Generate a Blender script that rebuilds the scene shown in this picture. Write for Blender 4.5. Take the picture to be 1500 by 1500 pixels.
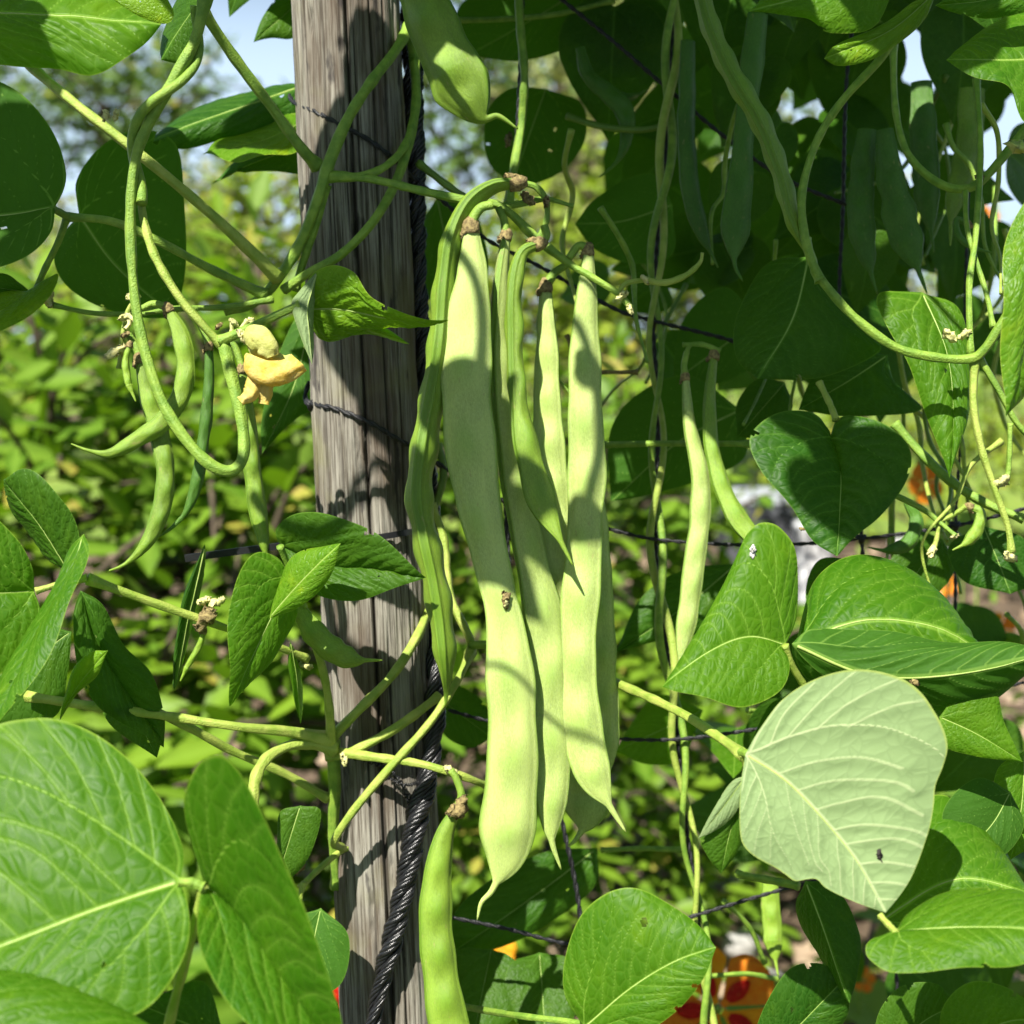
import bpy, math, random
import numpy as np
from mathutils import Vector, Matrix

for o in list(bpy.data.objects):
    bpy.data.objects.remove(o)
S = bpy.context.scene
COL = S.collection
random.seed(7)
RNG = np.random.default_rng(7)

# ------------------------------------------------------------------ camera
CAMZ, PITCH, F = 1.1, math.radians(-7), 2060.0       # F: focal length in photo pixels (1500 px frame)
cam = bpy.data.cameras.new('camera')
camo = bpy.data.objects.new('camera', cam)
COL.objects.link(camo)
camo.location = (0, 0, CAMZ)
camo.rotation_euler = (math.pi / 2 + PITCH, 0, 0)
cam.sensor_width = 36
cam.lens = 36 * F / 1500
cam.clip_start, cam.clip_end = 0.02, 2000
cam.dof.use_dof = True
cam.dof.focus_distance = 0.585
cam.dof.aperture_fstop = 11.0
S.camera = camo
# ------------------------------------------------------------------ sky and sun
SUN_EL, SUN_AZ = math.radians(50), math.radians(-154)   # behind the camera, to the left
SUN = np.array([math.sin(SUN_AZ) * math.cos(SUN_EL), math.cos(SUN_AZ) * math.cos(SUN_EL), math.sin(SUN_EL)])
W = bpy.data.worlds.new('World')
S.world = W
W.use_nodes = True
wn, wl = W.node_tree.nodes, W.node_tree.links
bg = wn['Background']
sky = wn.new('ShaderNodeTexSky')
sky.sky_type = 'NISHITA'
sky.sun_disc = False
sky.sun_elevation = SUN_EL
sky.sun_rotation = SUN_AZ
sky.air_density, sky.dust_density, sky.ozone_density = 1.0, 1.0, 1.0
# thin haze whitening the whole horizon evenly
geo = wn.new('ShaderNodeNewGeometry')
sep = wn.new('ShaderNodeSeparateXYZ')
wl.new(geo.outputs['Incoming'], sep.inputs[0])
mr = wn.new('ShaderNodeMapRange')
mr.interpolation_type = 'SMOOTHERSTEP'
for i_, v_ in enumerate((-0.30, -0.15, 0.0, 0.9)):
    mr.inputs[i_ + 1].default_value = v_
wl.new(sep.outputs[2], mr.inputs[0])
hz = wn.new('ShaderNodeMix')
hz.data_type = 'RGBA'
wl.new(mr.outputs[0], hz.inputs[0])
wl.new(sky.outputs[0], hz.inputs[6])
hz.inputs[7].default_value = (7.6, 9.7, 12.2, 1)
wl.new(hz.outputs[2], bg.inputs[0])
bg.inputs[1].default_value = 0.05
sl = bpy.data.lights.new('sun', 'SUN')
slo = bpy.data.objects.new('sun', sl)
COL.objects.link(slo)
sl.energy = 5.0
sl.angle = math.radians(0.5)
sl.color = (1.0, 0.955, 0.87)
slo.rotation_euler = Vector(SUN).to_track_quat('Z', 'Y').to_euler()
S.view_settings.view_transform = 'Standard'
S.view_settings.look = 'None'
S.view_settings.gamma = 1.0
S.view_settings.exposure = 1.08
S.view_settings.use_curve_mapping = False
S.cycles.max_bounces = 6
S.cycles.diffuse_bounces = 3
S.cycles.transmission_bounces = 4
S.cycles.glossy_bounces = 2

FWD = np.array([0, math.cos(PITCH), math.sin(PITCH)])
UP = np.array([0, -math.sin(PITCH), math.cos(PITCH)])
RIGHT = np.array([1.0, 0, 0])
EYE = np.array([0, 0, CAMZ])


def P(px, py, d):
    """a point that the photo shows at (px, py), d metres in front of the lens"""
    return EYE + FWD * d + RIGHT * ((px - 750) / F * d) + UP * ((750 - py) / F * d)


def nrm(v):
    v = np.asarray(v, float)
    return v / (np.linalg.norm(v, axis=-1, keepdims=True) + 1e-12)


def spline(pts, n):
    """Catmull-Rom through pts, resampled to n points evenly spaced"""
    p = np.asarray(pts, float)
    if len(p) == 2:
        t = np.linspace(0, 1, n)[:, None]
        return p[0] * (1 - t) + p[1] * t
    q = np.vstack([2 * p[0] - p[1], p, 2 * p[-1] - p[-2]])
    out = []
    m = 24
    for i in range(1, len(q) - 2):
        t = np.linspace(0, 1, m, endpoint=False)[:, None]
        a, b, c, d = q[i - 1], q[i], q[i + 1], q[i + 2]
        out.append(.5 * (2 * b + (c - a) * t + (2 * a - 5 * b + 4 * c - d) * t ** 2 + (3 * b - a - 3 * c + d) * t ** 3))
    out.append(p[-1:])
    d = np.vstack(out)
    L = np.concatenate([[0], np.cumsum(np.linalg.norm(np.diff(d, axis=0), axis=1))])
    s = np.linspace(0, L[-1], n)
    return np.stack([np.interp(s, L, d[:, k]) for k in range(d.shape[1])], 1)


def along(vals, n):
    v = np.asarray(vals, float)
    x = np.linspace(0, len(v) - 1, n)
    i = np.clip(x.astype(int), 0, len(v) - 2)
    f = x - i
    f = f * f * (3 - 2 * f) * .5 + f * .5
    return v[i] * (1 - f) + v[i + 1] * f


def vnoise(x, y, seed=0, perx=None):
    x, y = np.broadcast_arrays(np.asarray(x, float), np.asarray(y, float))
    xi, yi = np.floor(x).astype(np.int64), np.floor(y).astype(np.int64)
    fx, fy = x - xi, y - yi
    fx, fy = fx * fx * (3 - 2 * fx), fy * fy * (3 - 2 * fy)

    def h(a, b):
        if perx:
            a = a % perx
        v = (a * 374761393 + b * 668265263 + seed * 1274126177) & 0xffffffff
        v = ((v ^ (v >> 13)) * 1103515245) & 0xffffffff
        return ((v ^ (v >> 16)) & 0xffff) / 65535.0
    return (h(xi, yi) * (1 - fx) + h(xi + 1, yi) * fx) * (1 - fy) + (h(xi, yi + 1) * (1 - fx) + h(xi + 1, yi + 1) * fx) * fy


# ------------------------------------------------------------------ objects
def tag(o, label=None, cat=None, group=None, kind=None):
    for k, v in (('label', label), ('category', cat), ('group', group), ('kind', kind)):
        if v:
            o[k] = v
    return o


def thing(name, loc, label, cat, group=None):
    o = bpy.data.objects.new(name, None)
    o.empty_display_size = 0.02
    o.location = tuple(float(c) for c in loc)
    COL.objects.link(o)
    return tag(o, label, cat, group)


WORLDLOC = {}


def wloc(o):
    l = np.zeros(3)
    while o:
        l = l + np.array(o.location)
        o = o.parent
    return l


def mesh_obj(name, verts, faces, mat, parent=None, smooth=True, attrs=None, matidx=None):
    """faces: (n,4) or (n,3) int array, or list of such arrays; verts in world space"""
    v = np.asarray(verts, float)
    if parent is not None:
        v = v - wloc(parent)
    me = bpy.data.meshes.new(name)
    fl = faces if isinstance(faces, list) else [faces]
    fl = [np.asarray(f, np.int32) for f in fl if len(f)]
    me.vertices.add(len(v))
    me.vertices.foreach_set('co', v.astype(np.float32).ravel())
    loops = np.concatenate([f.ravel() for f in fl])
    sizes = np.concatenate([np.full(len(f), f.shape[1], np.int32) for f in fl])
    me.loops.add(len(loops))
    me.loops.foreach_set('vertex_index', loops.astype(np.int32))
    me.polygons.add(len(sizes))
    st = np.concatenate([[0], np.cumsum(sizes)[:-1]]).astype(np.int32)
    me.polygons.foreach_set('loop_start', st)
    me.polygons.foreach_set('loop_total', sizes)
    me.update(calc_edges=True)
    me.polygons.foreach_set('use_smooth', np.full(len(sizes), bool(smooth)))
    for k, a in (attrs or {}).items():
        a = np.asarray(a, np.float32)
        if a.ndim == 1:
            at = me.attributes.new(k, 'FLOAT', 'POINT')
            at.data.foreach_set('value', a)
        else:
            at = me.attributes.new(k, 'FLOAT_VECTOR', 'POINT')
            at.data.foreach_set('vector', a.ravel())
    me.validate()
    me.update()
    if mat is not None:
        me.materials.append(mat)
    o = bpy.data.objects.new(name, me)
    COL.objects.link(o)
    if parent is not None:
        o.parent = parent
    return o


def gridfaces(n, m, wrap=False, off=0):
    i = np.arange(n - 1)[:, None]
    j = np.arange(m if wrap else m - 1)[None, :]
    a = i * m + j
    b = i * m + (j + 1) % m
    return (np.stack([a, b, b + m, a + m], -1).reshape(-1, 4) + off).astype(np.int32)


def frames(path, ref=None):
    T = nrm(np.gradient(path, axis=0))
    n = len(path)
    N = np.zeros_like(path)
    r = np.array([0.31, -0.9, 0.2]) if ref is None else np.asarray(ref, float)
    v = r - T[0] * (r @ T[0])
    N[0] = nrm(v)
    for i in range(1, n):
        v = N[i - 1] - T[i] * (N[i - 1] @ T[i])
        N[i] = nrm(v)
    return T, N, np.cross(T, N)


def tube(path, rad, seg=10, rib=0.0, twist=0.0):
    path = np.asarray(path, float)
    n = len(path)
    rad = np.broadcast_to(np.asarray(rad, float), (n,))
    T, N, B = frames(path)
    th = np.linspace(0, 2 * np.pi, seg, endpoint=False)[None, :]
    r = rad[:, None] * (1 + rib * np.cos(5 * th + twist * np.arange(n)[:, None]))
    v = path[:, None] + N[:, None] * (np.cos(th) * r)[..., None] + B[:, None] * (np.sin(th) * r)[..., None]
    v = v.reshape(-1, 3)
    f = [gridfaces(n, seg, True)]
    k = len(v)
    v = np.vstack([v, path[0], path[-1]])
    a = np.arange(seg)
    b = (a + 1) % seg
    f.append(np.stack([b, a, np.full(seg, k)], 1))
    o = (n - 1) * seg
    f.append(np.stack([o + a, o + b, np.full(seg, k + 1)], 1))
    return v, f


def join(parts):
    V, Q, Tn, off = [], [], [], 0
    for v, f in parts:
        V.append(v)
        for a in (f if isinstance(f, list) else [f]):
            (Q if a.shape[1] == 4 else Tn).append(np.asarray(a) + off)
        off += len(v)
    out = []
    if Q:
        out.append(np.vstack(Q))
    if Tn:
        out.append(np.vstack(Tn))
    return np.vstack(V), out


def px3(pts, d=None):
    """[(px,py[,d])...] to world; d a number or (start, ..., end) for points without their own"""
    n = len(pts)
    ds = along(d, n) if isinstance(d, (tuple, list)) else np.full(n, d if d is not None else 0.6)
    return np.array([P(p[0], p[1], p[2] if len(p) > 2 else ds[i]) for i, p in enumerate(pts)])


# ------------------------------------------------------------------ materials
class NT:
    def __init__(s, name):
        s.m = bpy.data.materials.new(name)
        s.m.use_nodes = True
        s.t = s.m.node_tree
        s.t.nodes.clear()
        s.out = s.t.nodes.new('ShaderNodeOutputMaterial')

    def n(s, typ, **kw):
        nd = s.t.nodes.new('ShaderNode' + typ)
        for k, v in kw.items():
            if k.startswith('i_'):
                key = k[2:].replace('_', ' ')
                key = int(key) if key.isdigit() else key
                if hasattr(v, 'is_output') or isinstance(v, bpy.types.NodeSocket):
                    s.t.links.new(v, nd.inputs[key])
                else:
                    nd.inputs[key].default_value = v
            else:
                setattr(nd, k, v)
        return nd

    def link(s, a, b):
        s.t.links.new(a, b)

    def math(s, op, a, b=0.0, clamp=False):
        nd = s.n('Math', operation=op, use_clamp=clamp)
        for i, v in enumerate((a, b)):
            if isinstance(v, bpy.types.NodeSocket):
                s.link(v, nd.inputs[i])
            else:
                nd.inputs[i].default_value = v
        return nd.outputs[0]

    def mix(s, f, a, b, blend='MIX'):
        nd = s.n('Mix', data_type='RGBA', blend_type=blend)
        for i, v in ((0, f), (6, a), (7, b)):
            if isinstance(v, bpy.types.NodeSocket):
                s.link(v, nd.inputs[i])
            else:
                nd.inputs[i].default_value = v if i == 0 else (*v, 1)[:4]
        return nd.outputs[2]

    def rng(s, v, a, b, c=0.0, d=1.0, smooth=True):
        nd = s.n('MapRange', interpolation_type='SMOOTHSTEP' if smooth else 'LINEAR')
        s.link(v, nd.inputs[0])
        for i, x in enumerate((a, b, c, d)):
            nd.inputs[i + 1].default_value = x
        return nd.outputs[0]

    def attr(s, name):
        return s.n('Attribute', attribute_name=name)

    def noise(s, vec, scale, detail=3, rough=.55):
        nd = s.n('TexNoise', i_Scale=scale, i_Detail=detail, i_Roughness=rough)
        if vec is not None:
            s.link(vec, nd.inputs['Vector'])
        return nd.outputs[0]


def leaf_mat(name, top, under, vein, uvein, trans, tr=0.3, rough=.46, bump=.30, yellow=0.0, spec=.15):
    k = NT(name)
    lc = k.attr('LC').outputs['Vector']
    d1 = k.attr('D1').outputs['Fac']
    d2 = k.attr('D2').outputs['Fac']
    ed = k.attr('E').outputs['Fac']
    v1 = k.rng(d1, .55, 1.25, 1, 0)
    v2 = k.rng(d2, .4, 1.5, 1, 0)
    halo = k.rng(d2, 1.0, 5.0, 1, 0)
    vo = k.n('TexVoronoi', feature='DISTANCE_TO_EDGE', i_Scale=21.0)
    k.link(lc, vo.inputs['Vector'])
    t3 = k.rng(vo.outputs[0], .0, .10, 1, 0)
    big = k.noise(lc, 4.5, 3)
    fine = k.noise(lc, 130, 1)
    oi = k.n('ObjectInfo').outputs['Random']
    f = k.math('ADD', k.math('MULTIPLY', k.math('SUBTRACT', big, .5), 1.1), k.math('MULTIPLY', k.math('SUBTRACT', oi, .5), .7))
    f = k.math('ADD', f, k.math('MULTIPLY', k.math('SUBTRACT', fine, .5), .35))
    f = k.math('ADD', f, .5, True)
    hi = (top[0] * 1.5 + .012, top[1] * 1.22, top[2] * 1.15)
    lo = (top[0] * .68, top[1] * .78, top[2] * .85)
    ct = k.mix(f, lo, hi)
    ct = k.mix(k.math('MULTIPLY', k.rng(k.math('ADD', big, k.math('MULTIPLY', fine, .12)), .66, .86, 0, 1), .45), ct, (top[0] * 3.2, top[1] * 1.7, top[2]))
    ct = k.mix(k.math('MULTIPLY', t3, .15), ct, vein)
    ct = k.mix(k.math('MULTIPLY', halo, .10), ct, vein)
    ct = k.mix(k.math('MULTIPLY', v2, .45), ct, vein)
    ct = k.mix(k.math('MULTIPLY', v1, .75), ct, vein)
    cu = k.mix(f, tuple(c * .86 for c in under), tuple(min(1, c * 1.1) for c in under))
    cu = k.mix(k.math('MULTIPLY', k.rng(fine, .5, .7, 0, 1), .18), cu, tuple(x * .72 for x in under))
    cu = k.mix(k.math('MULTIPLY', t3, .34), cu, tuple(x * .70 for x in under))
    cu = k.mix(k.math('MULTIPLY', v2, .75), cu, uvein)
    cu = k.mix(k.math('MULTIPLY', v1, .95), cu, uvein)
    bf = k.n('NewGeometry').outputs['Backfacing']
    c = k.mix(bf, ct, cu)
    edge = k.rng(ed, .975, .995, 0, 1)
    c = k.mix(k.math('MULTIPLY', edge, .75), c, (vein[0] * 1.05, vein[1] * .95, vein[2] * .8))
    # blemishes: brown specks on a few spots
    sp = k.n('TexVoronoi', i_Scale=9.0)
    k.link(lc, sp.inputs['Vector'])
    spk = k.math('MULTIPLY', k.rng(sp.outputs[0], .02, .05, 1, 0), k.rng(big, .6, .64, 0, 1))
    c = k.mix(k.math('MULTIPLY', spk, .7), c, (.20, .15, .05))
    # relief
    h = k.math('SUBTRACT', k.math('MULTIPLY', k.rng(vo.outputs[0], 0, .3, 0, 1), .55), k.math('MULTIPLY', v2, .5))
    h = k.math('SUBTRACT', h, k.math('MULTIPLY', v1, .7))
    h = k.math('MULTIPLY', h, k.math('SUBTRACT', 1.0, k.math('MULTIPLY', bf, .65)))
    bp = k.n('Bump', i_Strength=bump, i_Distance=.0012, i_Height=h)
    rg = k.math('ADD', k.math('MULTIPLY', fine, .2), rough - .1)
    rgm = k.n('Mix', data_type='FLOAT', i_0=bf, i_2=rg, i_3=.65)
    pr = k.n('BsdfPrincipled', i_Base_Color=c, i_Roughness=rgm.outputs[0], i_Normal=bp.outputs[0])
    pr.inputs['Specular IOR Level'].default_value = spec
    tl = k.n('BsdfTranslucent', i_Normal=bp.outputs[0])
    tc = k.mix(k.math('MULTIPLY', v2, .5), k.mix(f, tuple(x * .8 for x in trans), trans), tuple(x * 1.25 for x in trans))
    tc = k.mix(k.math('MULTIPLY', v1, .6), tc, tuple(x * 1.3 for x in trans))
    k.link(tc, tl.inputs[0])
    mx = k.n('MixShader', i_0=tr)
    k.link(pr.outputs[0], mx.inputs[1])
    k.link(tl.outputs[0], mx.inputs[2])
    k.link(mx.outputs[0], k.out.inputs[0])
    return k.m


M = {}
M['leaf'] = leaf_mat('bean_leaf', (.042, .146, .005), (.17, .29, .055), (.19, .34, .04), (.36, .48, .15), (.22, .52, .006), tr=.36)
M['leaf_shaded'] = leaf_mat('bean_leaf_shaded', (.025, .095, .006), (.042, .125, .010), (.10, .22, .03), (.14, .26, .04), (.12, .34, .006), tr=.30)  # bean leaf colours darkened to stand in for shade
M['leaf_young'] = leaf_mat('bean_leaf_young', (.105, .25, .010), (.28, .42, .10), (.28, .44, .06), (.44, .56, .18), (.30, .55, .012), tr=.36, rough=.36, bump=.35)
M['leaf_pale'] = leaf_mat('bean_leaf_pale', (.085, .20, .025), (.225, .32, .135), (.30, .42, .10), (.40, .48, .24), (.26, .45, .06), tr=.22, bump=.4)


def simple(name, col, col2=None, rough=.5, scale=40, bump=0.0, bscale=200, sss=0.0, spec=.4, stretch=None, detail=4):
    k = NT(name)
    tc = k.n('TexCoord').outputs['Object']
    v = tc
    if stretch:
        mp = k.n('Mapping', i_Scale=stretch)
        k.link(tc, mp.inputs[0])
        v = mp.outputs[0]
    nz = k.noise(v, scale, detail)
    c = k.mix(k.rng(nz, .3, .7), col, col2 or tuple(x * .75 for x in col))
    pr = k.n('BsdfPrincipled', i_Base_Color=c, i_Roughness=rough)
    pr.inputs['Specular IOR Level'].default_value = spec
    if sss:
        pr.inputs['Subsurface Weight'].default_value = sss
        pr.inputs['Subsurface Radius'].default_value = (1, 1, .35)
        pr.inputs['Subsurface Scale'].default_value = .004
    if bump:
        bp = k.n('Bump', i_Strength=bump, i_Distance=.0006, i_Height=k.noise(v, bscale, 3))
        k.link(bp.outputs[0], pr.inputs['Normal'])
    k.link(pr.outputs[0], k.out.inputs[0])
    return k.m


M['stem'] = simple('green_stem', (.24, .37, .045), (.13, .25, .025), .5, 180, .9, 1400)
M['stem_pale'] = simple('yellow_stem', (.37, .44, .085), (.23, .34, .04), .5, 150, .9, 1400)
M['midrib'] = simple('leaf_midrib', (.26, .38, .07), (.34, .44, .12), .5, 120, .4, 900)
M['stem_dark'] = simple('dark_stem', (.15, .25, .035), (.10, .18, .025), .5, 60, .4, 500)
M['dry'] = simple('dry_calyx', (.33, .26, .10), (.12, .085, .035), .8, 700, .9, 1500)
M['pale_bud'] = simple('pale_bud', (.62, .58, .26), (.52, .52, .18), .6, 200, .4, 700, .1)
M['petal'] = simple('yellow_petal', (.66, .40, .02), (.62, .48, .07), .55, 200, .6, 900)
M['petal_pale'] = simple('pale_petal', (.48, .50, .13), (.40, .46, .08), .55, 200, .6, 900)
M['petal_orange'] = simple('petal_orange', (.85, .30, .015), (.80, .42, .02), .5, 20, .2, 200, .1)
M['petal_yellow'] = simple('petal_golden', (.88, .50, .015), (.85, .40, .01), .5, 20, .2, 200, .1)
M['petal_red'] = simple('petal_red', (.60, .02, .01), (.45, .015, .01), .5, 20, .2, 200)
M['string'] = simple('black_cord', (.012, .012, .014), (.02, .02, .022), .45, 800, .6, 1500)
M['rope'] = simple('black_rope', (.008, .008, .009), (.014, .014, .015), .26, 500, .3, 2500, spec=.6)
M['tie'] = simple('black_tie', (.014, .014, .016), None, .4, 100, .2, 800)


def pod_mat(name, col, rib, speck=1.0, rough=.42):
    k = NT(name)
    lc = k.attr('LC').outputs['Vector']
    e = k.attr('E').outputs['Fac']
    oi = k.n('ObjectInfo').outputs['Random']
    n1 = k.noise(lc, 3.0, 4)
    n2 = k.noise(lc, 60, 3)
    n3 = k.noise(lc, 240, 2)
    f = k.math('ADD', k.math('MULTIPLY', n1, .6), k.math('ADD', k.math('MULTIPLY', n2, .5), k.math('MULTIPLY', oi, .2)))
    c = k.mix(k.rng(f, .35, .9, 0, 1), tuple(x * .60 for x in col), (col[0] * 1.25, col[1] * 1.14, col[2] * 1.35))
    c = k.mix(k.math('MULTIPLY', k.rng(n3, .54, .66, 0, 1), .22 * speck), c, tuple(x * 1.5 + .05 for x in col))
    sd = k.attr('SD').outputs['Fac']
    c = k.mix(k.math('MULTIPLY', sd, .5), c, (col[0] * .62, col[1] * .80, col[2] * .42))
    c = k.mix(k.math('MULTIPLY', e, .8), c, rib)
    # rusty scuffs
    sc = k.math('MULTIPLY', k.rng(k.noise(lc, 16, 4), .64, .72, 0, 1), .45)
    c = k.mix(sc, c, (.30, .27, .10))
    h = k.math('ADD', k.math('MULTIPLY', n2, .6), k.math('MULTIPLY', n3, .5))
    bp = k.n('Bump', i_Strength=.5, i_Distance=.0007, i_Height=h)
    pr = k.n('BsdfPrincipled', i_Base_Color=c, i_Roughness=rough, i_Normal=bp.outputs[0])
    pr.inputs['Specular IOR Level'].default_value = .38
    pr.inputs['Subsurface Weight'].default_value = .25
    pr.inputs['Subsurface Radius'].default_value = (1, 1.1, .15)
    pr.inputs['Subsurface Scale'].default_value = .004
    k.link(pr.outputs[0], k.out.inputs[0])
    return k.m


M['pod'] = pod_mat('pod_pale', (.37, .50, .125), (.14, .27, .02))
M['pod_mid'] = pod_mat('pod_green', (.19, .325, .026), (.10, .20, .012))
M['pod_shaded'] = pod_mat('pod_green_shaded', (.065, .175, .012), (.045, .12, .008))  # darkened copy of the pod colour: deep shade is put into the albedo


def wood_mat():
    k = NT('weathered_wood')
    tc = k.attr('LC').outputs['Vector']
    crack = k.attr('D1').outputs['Fac']
    mp = k.n('Mapping', i_Scale=(1, 1, .06))
    k.link(tc, mp.inputs[0])
    g1 = k.noise(mp.outputs[0], 420, 5, .6)
    mp2 = k.n('Mapping', i_Scale=(1, 1, .025))
    k.link(tc, mp2.inputs[0])
    g2 = k.noise(mp2.outputs[0], 1300, 4, .6)
    mp3 = k.n('Mapping', i_Scale=(1, 1, .3))
    k.link(tc, mp3.inputs[0])
    b1 = k.noise(mp3.outputs[0], 38, 4)
    b2 = k.noise(mp3.outputs[0], 90, 4)
    b3 = k.noise(tc, 22, 3)
    c = k.mix(k.rng(g1, .3, .7), (.075, .065, .05), (.265, .25, .205))
    c = k.mix(k.math('MULTIPLY', k.rng(g2, .42, .62), .55), c, (.37, .35, .295))
    c = k.mix(k.math('MULTIPLY', k.rng(g2, .50, .32), .8), c, (.075, .06, .045))
    c = k.mix(k.math('MULTIPLY', k.rng(b1, .42, .62), .75), c, (.085, .06, .042))
    c = k.mix(k.math('MULTIPLY', k.rng(b3, .52, .68), .4), c, (.20, .20, .075))
    c = k.mix(k.math('MULTIPLY', k.rng(b2, .60, .68), .8), c, (.035, .03, .03))
    c = k.mix(k.math('MULTIPLY', crack, .85), c, (.02, .016, .012))
    h = k.math('ADD', k.math('MULTIPLY', g1, .6), k.math('MULTIPLY', g2, .8))
    bp = k.n('Bump', i_Strength=.8, i_Distance=.0012, i_Height=h)
    pr = k.n('BsdfPrincipled', i_Base_Color=c, i_Roughness=.85, i_Normal=bp.outputs[0])
    pr.inputs['Specular IOR Level'].default_value = .2
    k.link(pr.outputs[0], k.out.inputs[0])
    return k.m


M['wood'] = wood_mat()


def bush_mat(name, a, b, trans, tr=.3, rough=.45):
    k = NT(name)
    r = k.attr('rnd').outputs['Fac']
    oi = k.n('ObjectInfo').outputs['Random']
    f = k.math('FRACT', k.math('ADD', r, oi))
    tcn = k.n('TexCoord').outputs['Object']
    c = k.mix(f, a, b)
    c = k.mix(k.math('MULTIPLY', k.rng(k.noise(tcn, 60, 2), .4, .7), .25), c, tuple(x * .6 for x in a))
    c = k.mix(k.rng(f, .955, .97, 0, 1), c, (.34, .27, .05))
    md = k.attr('mid').outputs['Fac']
    c = k.mix(k.math('MULTIPLY', md, .35), c, tuple(min(1, x * 1.8 + .04) for x in b))
    bf = k.n('NewGeometry').outputs['Backfacing']
    c = k.mix(k.math('MULTIPLY', bf, .5), c, tuple(min(1, x * 1.5 + .05) for x in b))
    pr = k.n('BsdfPrincipled', i_Base_Color=c, i_Roughness=rough)
    pr.inputs['Specular IOR Level'].default_value = .16
    tl = k.n('BsdfTranslucent', i_Color=(*trans, 1))
    mx = k.n('MixShader', i_0=tr)
    k.link(pr.outputs[0], mx.inputs[1])
    k.link(tl.outputs[0], mx.inputs[2])
    k.link(mx.outputs[0], k.out.inputs[0])
    return k.m


M['bush'] = bush_mat('shrub_leaf', (.042, .115, .005), (.145, .245, .012), (.20, .40, .008))
M['bush_yellow'] = bush_mat('yellow_shrub_leaf', (.075, .15, .010), (.22, .285, .022), (.26, .40, .012))
M['tree'] = bush_mat('tree_leaf', (.03, .075, .014), (.10, .16, .028), (.14, .26, .02), .2)
M['tree_pale'] = bush_mat('pale_tree_leaf', (.11, .15, .05), (.26, .27, .09), (.25, .30, .06), .25)
M['bark'] = simple('bark', (.12, .09, .06), (.06, .045, .03), .9, 30, .8, 120)


def petal_mat(name, c1, c2, tr):
    k = NT(name)
    tc = k.n('TexCoord').outputs['Object']
    f = k.noise(tc, 220, 4)
    c = k.mix(k.rng(f, .3, .7), c1, c2)
    c = k.mix(k.math('MULTIPLY', k.rng(k.noise(tc, 500, 2), .62, .7), .4), c, (.42, .34, .08))
    bp = k.n('Bump', i_Strength=.7, i_Distance=.0008, i_Height=k.noise(tc, 650, 3))
    pr = k.n('BsdfPrincipled', i_Base_Color=c, i_Roughness=.6, i_Normal=bp.outputs[0])
    pr.inputs['Specular IOR Level'].default_value = .2
    tl = k.n('BsdfTranslucent', i_Color=(*tr, 1), i_Normal=bp.outputs[0])
    mx = k.n('MixShader', i_0=.4)
    k.link(pr.outputs[0], mx.inputs[1])
    k.link(tl.outputs[0], mx.inputs[2])
    k.link(mx.outputs[0], k.out.inputs[0])
    return k.m


M['petal'] = petal_mat('yellow_petal_thin', (.78, .60, .10), (.78, .68, .24), (.92, .66, .06))
M['petal_orange'] = petal_mat('orange_petal_thin', (.80, .24, .012), (.82, .36, .02), (.95, .30, .01))
M['petal_yellow'] = petal_mat('golden_petal_thin', (.86, .46, .015), (.84, .36, .012), (1, .5, .01))
M['petal_red'] = petal_mat('red_petal_thin', (.60, .02, .008), (.48, .015, .008), (.8, .03, .01))
M['petal_pale'] = petal_mat('cream_petal_thin', (.66, .66, .24), (.58, .62, .17), (.75, .72, .18))
# ------------------------------------------------------------------ leaf builder
EDGE = [(0, 0), (-.045, .10), (-.035, .22), (.05, .335), (.20, .41), (.37, .40), (.54, .325), (.70, .22), (.85, .105), (1, 0)]


def seg_dist(pt, poly):
    best = np.full(len(pt), 9.0)
    for a, b in zip(poly[:-1], poly[1:]):
        ab = b - a
        t = np.clip(((pt - a) @ ab) / (ab @ ab + 1e-12), 0, 1)
        best = np.minimum(best, np.linalg.norm(pt - (a + t[:, None] * ab), axis=1))
    return best


TEMPL = {}


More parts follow.
